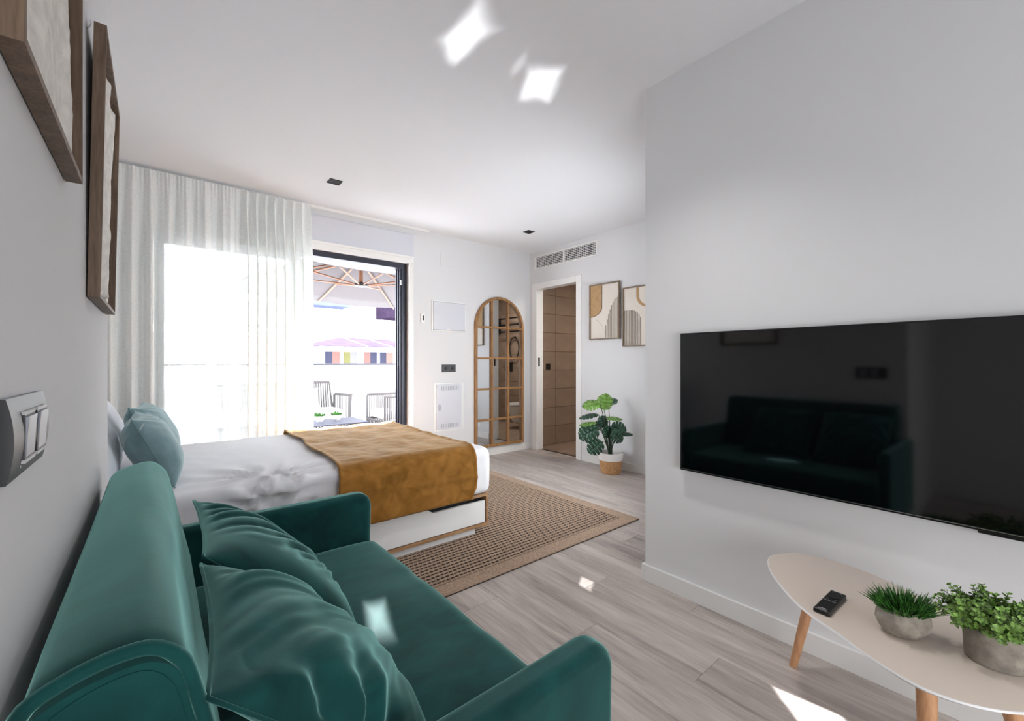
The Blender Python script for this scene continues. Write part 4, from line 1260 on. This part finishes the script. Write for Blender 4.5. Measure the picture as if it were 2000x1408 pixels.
for a in (
    (1182, 787, 0.15, -1, 0.17, 0.085, 1, -0.03, 0.85, 0.1),
    (1157, 789, -1, 0.10, 0.18, 0.075, 1, -0.06, 0.45, 0.2),
    (1196, 783, 0.8, -0.25, 0.10, 0.05, 0, 0.05, 0.4, 0.1),
    (1152, 811, -1, 0.12, 0.20, 0.05, 0, -0.02, 0.3, 0.2),
    (1150, 826, -1, 0.08, 0.17, 0.045, 1, -0.10, 0.25, 0.2),
    (1197, 816, 1, -0.02, 0.17, 0.045, 1, -0.02, 0.3, 0.2),
    (1178, 822, 0.2, 1, 0.13, 0.06, 0, -0.02, 0.75, 0.2),
    (1152, 844, -0.8, 0.5, 0.21, 0.10, 0, -0.12, 0.8, 0.3),
    (1165, 872, -0.75, 0.6, 0.18, 0.08, 0, -0.12, 0.8, 0.3),
    (1207, 836, 0.9, 0.15, 0.17, 0.075, 0, -0.06, 0.75, 0.3),
    (1205, 850, 0.65, 0.6, 0.16, 0.075, 0, -0.10, 0.8, 0.3),
    (1221, 847, 1, -0.05, 0.15, 0.035, 0, 0.0, 0.35, 0.15),
    (1187, 842, 0.3, 0.8, 0.13, 0.06, 0, -0.04, 0.8, 0.2),
    (1172, 828, -0.6, 0.4, 0.13, 0.05, 0, 0.0, 0.6, 0.2)):
    add_leaf(*a)

# ------------------------------------------------------------------ light switch on the left wall
sw = thing('light_switch', 'graphite double light switch on the left wall above the sofa', 'switch', (XL, 0.72, 1.03))
SY0, SY1, SZ0, SZ1 = 0.625, 0.800, 0.990, 1.073
def sw_x(z, x0=0.005, x1=0.0105):
    t = (z - (SZ0 + SZ1) / 2) / ((SZ1 - SZ0) / 2)
    return XL + x0 + (x1 - x0) * (1 - t * t)
zs = [SZ0 + (SZ1 - SZ0) * k / 12 for k in range(13)]
poly = [(XL, SZ0)] + [(sw_x(z), z) for z in zs] + [(XL, SZ1)]
bm = NB(); prism(bm, poly, 'y', SY0, SY1)
for f in bm.faces:
    f.normal_update()
    if abs(f.normal.y) > 0.9 or f.normal.x < -0.5: f.material_index = 1
obj('plate', bm, [M['switch'], M['switch_side']], sw, smooth=25)
obj('printed_mark', B(sw_x(SZ0 + 0.011) - 0.001, sw_x(SZ0 + 0.011) + 0.0002, 0.664, 0.673, SZ0 + 0.0095, SZ0 + 0.0125), M['switch_side'], sw)
for a, b in ((0.668, 0.716), (0.730, 0.780)):
    zc, hh = 1.0305, 0.0235
    obj('rocker_well', B(sw_x(zc) - 0.004, sw_x(zc) + 0.0002, a, b, zc - hh, zc + hh), M['switch_side'], sw)
    pol = [(sw_x(zc) - 0.002, zc - hh + 0.002), (sw_x(zc) + 0.0005, zc - hh + 0.002), (sw_x(zc) + 0.0014, zc), (sw_x(zc) + 0.0030, zc + hh - 0.002), (sw_x(zc) - 0.002, zc + hh - 0.002)]
    obj('rocker', prism(NB(), pol, 'y', a + 0.004, b - 0.003), M['switch_rocker'], sw, bev=0.0006)
    obj('frame_lip', B(sw_x(zc + hh) - 0.001, sw_x(zc) + 0.0008, a - 0.002, b, zc + hh, zc + hh + 0.0035), M['print'], sw)
    obj('frame_lip', B(sw_x(zc + hh) - 0.001, sw_x(zc) + 0.0008, a - 0.002, b, zc - hh - 0.0035, zc - hh), M['print'], sw)

# ------------------------------------------------------------------ framed paper reliefs on the left wall
def box_frame(yc, zc, hw, hh, lean, label, seed):
    t = thing('box_frame', label, 'picture', (XL, yc, zc - hh), 'box framed paper reliefs on the left wall')
    d, f = 0.021, 0.009
    x0 = XL + 0.001
    for args in ((yc - hw, yc - hw + f, zc - hh, zc + hh), (yc + hw - f, yc + hw, zc - hh, zc + hh)):
        obj('side_bar', B(x0, x0 + d, *args), M['frame_oak'], t, bev=0.001)
    bmv = B(x0, x0 + d, yc - hw + f, yc + hw - f, zc - hh, zc - hh + f); obj('cross_bar', bmv, M['frame_oak'], t, bev=0.001)
    bmv = B(x0, x0 + d, yc - hw + f, yc + hw - f, zc + hh - f, zc + hh); obj('cross_bar', bmv, M['frame_oak'], t, bev=0.001)
    obj('backing', B(x0, x0 + 0.003, yc - hw + f, yc + hw - f, zc - hh + f, zc + hh - f), M['backing'], t)
    # torn-edged handmade paper with raised ridges
    bm = NB()
    W, Hh = hw - f - 0.014, hh - f - 0.012
    def fn(u, v):
        a = (u * 2 - 1); b = (v * 2 - 1)
        ed = 0.004 * nz3(b, seed, 0, 9) + 0.006 * nz3(b, seed, 1, 3); eb = 0.004 * nz3(a, seed, 3, 9)
        y = yc + a * (W + ed); z = zc + b * (Hh + eb)
        h = 0.004
        # two bulging bands that sweep up the sheet
        c1 = 0.35 * math.sin(b * 2.6 + seed) - 0.15; c2 = 0.45 * math.sin(b * 2.1 + 1.8 + seed) + 0.35
        h += 0.008 * math.exp(-((a - c1) / 0.16) ** 2) + 0.007 * math.exp(-((a - c2) / 0.12) ** 2)
        h += 0.0016 * nz3(y, z, seed, 22) + 0.0008 * nz3(y, z, seed, 70)
        h -= 0.0035 * math.exp(-((a - c1 - 0.22) / 0.05) ** 2) + 0.003 * math.exp(-((a - c2 + 0.17) / 0.04) ** 2)
        if u in (0, 1) or v in (0, 1): h = 0.0015
        return (x0 + 0.003 + h, y, z)
    grid_surface(bm, fn, 44, 64)
    obj('paper_relief', bm, M['plaster'], t, smooth=60, solid=0.001)
    if lean: t.rotation_euler = (0, lean, 0)
    return t
box_frame(0.805, 1.706, 0.2085, 0.30, 0.0, 'dark oak box frame with torn cream paper relief, higher and nearer the camera', 1.3)
f2 = box_frame(1.522, 1.550, 0.225, 0.30, R(1.0), 'dark oak box frame with torn cream paper relief, lower and nearer the bed', 4.1)
f2.location.x += 0.001
hk = tube(NB(), [(XL, 1.31, 1.835), (XL + 0.006, 1.30, 1.835), (XL + 0.008, 1.30, 1.845), (XL + 0.006, 1.30, 1.850)], 0.0007, 5)
hk = obj('picture_hook', hk, M['chrome'], loc=(XL, 1.3, 1.84))
tag(hk, 'small wire picture hook at the lower box frame, top near corner', 'hook')

# ------------------------------------------------------------------ terrace
TF = -0.02
struct('floor_terrace', B(-3.5, 7.5, YW + 0.28, 7.3, TF - 0.2, TF), M['terrace'])
PYW = 7.05
struct('wall_parapet', B(-3.5, 7.5, PYW, PYW + 0.15, TF, 1.055), M['render'])
hr = obj('handrail', B(-3.5, 7.5, PYW - 0.01, PYW + 0.05, 1.056, 1.088), M['anthracite'], loc=(2, PYW, 1.06), bev=0.003)
tag(hr, 'dark metal handrail along the top of the white parapet', 'handrail')
struct('wall_terrace_left', B(-3.7, -3.5, YW + 0.28, 7.3, TF, 2.8), M['render'])

def slat_panel(bm, p0, p1, z0, z1, n, r=0.006, lean=(0, 0)):
    for k in range(n):
        t = (k + 0.5) / n
        x = p0[0] + (p1[0] - p0[0]) * t; y = p0[1] + (p1[1] - p0[1]) * t
        tube(bm, [(x, y, z0), (x + lean[0], y + lean[1], z1)], r, 4)

# outdoor sofa facing the room
os_ = thing('rope_sofa', 'grey rope garden sofa with white cushions on the terrace', 'garden sofa', (1.4, 6.4, TF))
sx0, sx1, sy0, sy1 = 0.55, 2.11, 6.20, 6.80
bm = NB(); r = 0.02
tube(bm, [(sx0, sy1, TF), (sx0, sy1, 0.62)], r); tube(bm, [(sx1, sy1, TF), (sx1, sy1, 0.62)], r)
tube(bm, [(sx0, sy0, TF), (sx0, sy0, 0.64)], r); tube(bm, [(sx1, sy0, TF), (sx1 + 0.04, sy0, 0.64)], r)
tube(bm, [(sx0 - 0.02, sy1, 0.62), (sx0 - 0.02, sy0 - 0.02, 0.64)], r); tube(bm, [(sx1 + 0.02, sy1, 0.62), (sx1 + 0.04, sy0 - 0.02, 0.64)], r)
tube(bm, [(sx0, sy0, 0.30), (sx1, sy0, 0.30)], r); tube(bm, [(sx0, sy1, 0.30), (sx1, sy1, 0.30)], r)
tube(bm, [(sx0 + 0.02, sy1 - 0.02, 0.3), (sx0 + 0.02, sy1 + 0.06, 0.80), (sx1 - 0.06, sy1 + 0.06, 0.80), (sx1 - 0.02, sy1 - 0.02, 0.3)], r)
obj('frame', bm, M['rope'], os_, smooth=60)
bm = NB()
slat_panel(bm, (sx0 + 0.05, sy1 - 0.02), (sx1 - 0.07, sy1 - 0.02), 0.32, 0.79, 44, 0.009, (0, 0.075))
obj('back_ropes', bm, M['rope'], os_, kind='stuff')
bm = NB()
for xx in (sx0 - 0.01, sx1 + 0.03): slat_panel(bm, (xx, sy0 + 0.03), (xx, sy1 - 0.03), 0.05, 0.62, 8, 0.006)
slat_panel(bm, (sx0 + 0.03, sy0), (sx1 - 0.03, sy0), 0.21, 0.29, 40, 0.008)
obj('side_ropes', bm, M['rope'], os_, kind='stuff')
sc_ = obj('seat_cushion', rbox((sx0 + 0.03, sy0 - 0.01, 0.325), (sx1 - 0.03, sy1 - 0.06, 0.44), 0.05, (16, 10, 3)), M['outcushion'], loc=(1.4, 6.3, 0.33), smooth=180)
tag(sc_, 'white seat cushion on the grey rope garden sofa', 'cushion')
ocn = cushion('garden_cushion', 'white scatter cushion on the grey rope garden sofa', 'cushion', (1.62, 6.62, 0.590), (1, 0, 0), (0, 0.35, 0.94), 0.22, 0.15, 0.07, M['outcushion'], None, None, 24)

# low table with two planters
lt = thing('garden_table', 'low grey slatted garden table in front of the rope sofa', 'garden table', (1.45, 5.35, TF))
tx0, tx1, ty0, ty1, tzt = 0.9, 1.97, 5.05, 5.6, 0.40
obj('top', B(tx0, tx1, ty0, ty1, tzt - 0.012, tzt), mat('grey_tabletop', (72, 72, 84), 0.6, spec=0.2), lt, bev=0.003)
bm = NB()
for xx in (tx0 + 0.03, tx1 - 0.03):
    for yy in (ty0 + 0.03, ty1 - 0.03): tube(bm, [(xx, yy, TF), (xx, yy, tzt - 0.012)], 0.02)
tube(bm, [(tx0 + 0.03, ty0 + 0.03, 0.16), (tx1 - 0.03, ty0 + 0.03, 0.16)], 0.014); tube(bm, [(tx1 - 0.03, ty0 + 0.03, 0.16), (tx1 - 0.03, ty1 - 0.03, 0.16)], 0.014)
obj('frame', bm, M['rope'], lt, smooth=60)
bm = NB(); slat_panel(bm, (tx0 + 0.04, ty0 + 0.03), (tx1 - 0.04, ty0 + 0.03), 0.16, tzt - 0.02, 30, 0.010); slat_panel(bm, (tx1 - 0.03, ty0 + 0.05), (tx1 - 0.03, ty1 - 0.05), 0.16, tzt - 0.02, 14, 0.010)
obj('slats', bm, M['rope'], lt, kind='stuff')
for cx_, cy_, rr, lb in ((1.50, 5.37, 0.055, 'left'), (1.70, 5.40, 0.06, 'right')):
    p = thing('succulent_bowl', 'white bowl of small green succulents on the garden table, %s' % ('nearer the curtain' if lb == 'left' else 'nearer the armchair'), 'potted plant', (cx_, cy_, tzt), 'bowls on the garden table')
    obj('bowl', lathe(NB(), [(rr * 0.5, tzt), (rr * 0.9, tzt + 0.03), (rr, tzt + 0.07), (rr * 0.9, tzt + 0.07), (rr * 0.8, tzt + 0.06)], cx_, cy_, 20), M['pale'], p, smooth=50)
    bm = NB()
    for k in range(70):
        a = random.uniform(0, 2 * PI); q = math.sqrt(random.random()) * rr * 0.95
        c = Vector((cx_ + q * math.cos(a), cy_ + q * math.sin(a), tzt + 0.06)); d = Vector((math.cos(a) * q * 9, math.sin(a) * q * 9, 0.8)).normalized()
        s = d.cross(Vector((0, 0.3, 1))).normalized() * 0.008
        v = [bm.verts.new(p_) for p_ in (c - s, c + s, c + d * random.uniform(0.04, 0.075))]
        bm.faces.new(v)
    obj('leaves', bm, M['grassblade'], p, kind='stuff')

# armchair at the right
ac = thing('rope_armchair', 'grey rope garden armchair with white cushion by the terrace door frame', 'garden chair', (2.6, 5.75, TF))
ax0, ax1, ay0, ay1 = 2.36, 3.08, 5.50, 6.12
bm = NB()
for xx in (ax0, ax1):
    for yy in (ay0, ay1): tube(bm, [(xx, yy, TF), (xx, yy, 0.63)], 0.018)
tube(bm, [(ax0, ay0, 0.64), (ax1, ay0, 0.64), (ax1, ay1, 0.64), (ax0, ay1, 0.64)], 0.018)
tube(bm, [(ax0, ay0, 0.30), (ax1, ay0, 0.30), (ax1, ay1, 0.30), (ax0, ay1, 0.30), (ax0, ay0, 0.30)], 0.018)
obj('frame', bm, M['rope'], ac, smooth=60)
bm = NB(); slat_panel(bm, (ax0 + 0.02, ay0), (ax1 - 0.02, ay0), 0.02, 0.63, 22, 0.008); slat_panel(bm, (ax1, ay0), (ax1, ay1), 0.02, 0.63, 18, 0.008); slat_panel(bm, (ax0 + 0.02, ay1), (ax1 - 0.02, ay1), 0.02, 0.63, 22, 0.008)
slat_panel(bm, (ax0, ay0 + 0.03), (ax0, ay1 - 0.03), 0.10, 0.29, 12, 0.008, (0.0, 0.05))
obj('side_ropes', bm, M['rope'], ac, kind='stuff')
o = obj('seat_cushion', rbox((ax0 + 0.01, ay0 + 0.03, 0.325), (ax1 - 0.03, ay1 - 0.03, 0.44), 0.05, (10, 10, 3)), M['outcushion'], loc=(2.6, 5.9, 0.33), smooth=180)
tag(o, 'white seat cushion on the grey rope garden armchair', 'cushion')

# cantilever parasol
ps = thing('parasol', 'large taupe cantilever parasol with wooden ribs over the terrace', 'parasol', (2.5, 6.75, TF))
PC = Vector((2.50, 6.75, 2.74)); PE, PZ = 1.62, 2.23
rot = R(7)
def pc(dx, dy, z): return Vector((PC.x + dx * math.cos(rot) - dy * math.sin(rot), PC.y + dx * math.sin(rot) + dy * math.cos(rot), z))
bm = NB()
ring_e = []
for k in range(8):
    a = k * PI / 4
    q = PE * (1.30 if k % 2 else 1.0)
    ring_e.append((q * math.cos(a), q * math.sin(a)))
NS = 6
rows_ = []
for s in range(1, NS + 1):
    row = []
    for k in range(8):
        (ax_, ay_), (bx_, by__) = ring_e[k], ring_e[(k + 1) % 8]
        for m_ in range(4):
            t = m_ / 4
            px_, py_ = ax_ + (bx_ - ax_) * t, ay_ + (by__ - ay_) * t
            f = s / NS
            sag = -0.03 * math.sin(PI * t) * f
            row.append(bm.verts.new(pc(px_ * f, py_ * f, PC.z + (PZ - PC.z) * f ** 1.08 + sag)))
    rows_.append(row)
top = bm.verts.new(PC)
for k in range(32):
    bm.faces.new((top, rows_[0][k], rows_[0][(k + 1) % 32]))
    for a, b in zip(rows_, rows_[1:]): bm.faces.new((a[k], b[k], b[(k + 1) % 32], a[(k + 1) % 32]))
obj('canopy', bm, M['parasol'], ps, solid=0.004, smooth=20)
HUB = pc(0, 0, 2.335)
obj('centre_post', tube(NB(), [HUB, PC - Vector((0, 0, 0.02))], 0.032, 10), M['teak'], ps, smooth=50)
obj('hub', lathe(NB(), [(0.09, 2.30), (0.10, 2.31), (0.10, 2.345), (0.05, 2.36)], PC.x, PC.y, 20), M['black'], ps, smooth=40)
for k in range(8):
    ex, ey = ring_e[k]
    rb = obj('rib', tube(NB(), [pc(0.02 * ex, 0.02 * ey, PC.z - 0.035), pc(ex, ey, PZ - 0.018)], 0.016, 6), M['teak'], ps, smooth=50)
    obj('strut', tube(NB(), [pc(0.05 * ex, 0.05 * ey, 2.325), pc(0.52 * ex, 0.52 * ey, PC.z + (PZ - PC.z) * 0.52 ** 1.08 - 0.05)], 0.013, 6), M['teak'], rb, smooth=50)
obj('mast', tube(NB(), [(-0.75, 6.5, TF), (-0.75, 6.5, 2.9)], 0.05, 12), M['teak'], ps, smooth=50)
obj('boom', tube(NB(), [(-0.75, 6.5, 2.8), (0.9, 6.6, 3.0), tuple(PC + Vector((0, 0, 0.03)))], 0.045, 10), M['teak'], ps, smooth=50)
obj('base_plate', B(-1.2, -0.3, 6.05, 6.95, TF, 0.06), M['concrete'], ps, bev=0.01)

# neighbouring buildings across the street
def building(name, label, x0, x1, y0, y1, z0, z1, m):
    t = thing(name, label, 'building', ((x0 + x1) / 2, y0, z0))
    obj('walls', B(x0, x1, y0, y1, z0, z1), m, t)
    return t
an = building('annex_house', 'low white house with zinc roof and a row of windows beyond the parapet', 3.92, 14.0, 14.0, 18.0, -4, 1.60, M['render'])
bm = NB()
ev = [bm.verts.new(p) for p in ((3.80, 13.7, 1.60), (14.2, 13.7, 1.60), (14.2, 18.7, 1.60), (3.80, 18.7, 1.60))]
ri = [bm.verts.new(p) for p in ((5.15, 16.2, 2.0), (13.0, 16.2, 2.0))]
for f in ((ev[0], ev[1], ri[1], ri[0]), (ev[1], ev[2], ri[1]), (ev[2], ev[3], ri[0], ri[1]), (ev[3], ev[0], ri[0]), (ev[3], ev[2], ev[1], ev[0])): bm.faces.new(f)
rf = obj('roof', bm, M['zinc'], an)
for k in range(9):
    xx = 5.3 + k * 0.85
    obj('roof_seam', tube(NB(), [(xx, 13.7, 1.612), (xx, 16.2, 2.012)], 0.014, 4), M['pale'], rf)
cols = [(M['winglass'], M['curtain_pink']), (M['olive'], M['far_grey']), (M['curtain_pink'], M['winglass']), (M['winglass'], M['brick']), (M['brick'], M['winglass']), (M['winglass'], M['far_grey'])]
for k, (a, b) in enumerate(((4.03, 4.53), (4.60, 5.07), (5.25, 5.74), (5.79, 6.31), (6.47, 6.98), (7.05, 7.55))):
    f = NB(); z0, z1 = 0.55, 1.46
    e = 0.02
    box(f, a, b, 13.96, 14.0, z1 - e, z1); box(f, a, b, 13.96, 14.0, z0, z0 + e); box(f, a, a + e, 13.96, 14.0, z0 + e, z1 - e); box(f, b - e, b, 13.96, 14.0, z0 + e, z1 - e)
    wf = obj('window', f, M['pale'], an)
    mid = (a + b) / 2
    obj('pane', B(a + e, mid, 13.985, 13.998, z0 + e, z1 - e), cols[k][0], wf); obj('pane', B(mid, b - e, 13.985, 13.998, z0 + e, z1 - e), cols[k][1], wf)
wh = building('white_house', 'tall plain white house filling the view behind the zinc roof', -8, 24, 22.0, 30, -4, 6.2, M['render'])
obj('eave', B(4.6, 7.2, 20.9, 22.0, 3.74, 3.90), M['blue'], wh, label='blue grey eave along the left of the facade')
bm = NB(); prism(bm, [(20.6, 3.35), (22.0, 3.35), (22.0, 4.2), (20.6, 3.85)], 'x', 8.95, 24)
obj('tiled_canopy', bm, M['rooftile'], wh, label='purple grey tiled canopy at the right of the facade')
lh = building('side_house', 'small white house with pale blue roof left of the zinc roof', -6, 3.6, 18.75, 20.5, -4, 2.1, M['render'])
bm = NB(); prism(bm, [(18.5, 2.1), (19.7, 2.5), (20.8, 2.1)], 'x', -6.2, 3.75)
obj('roof', bm, M['pale'], lh)
struct('ground_street', B(-40, 60, 7.2, 80, -4.2, -4.0), M['terrace'])
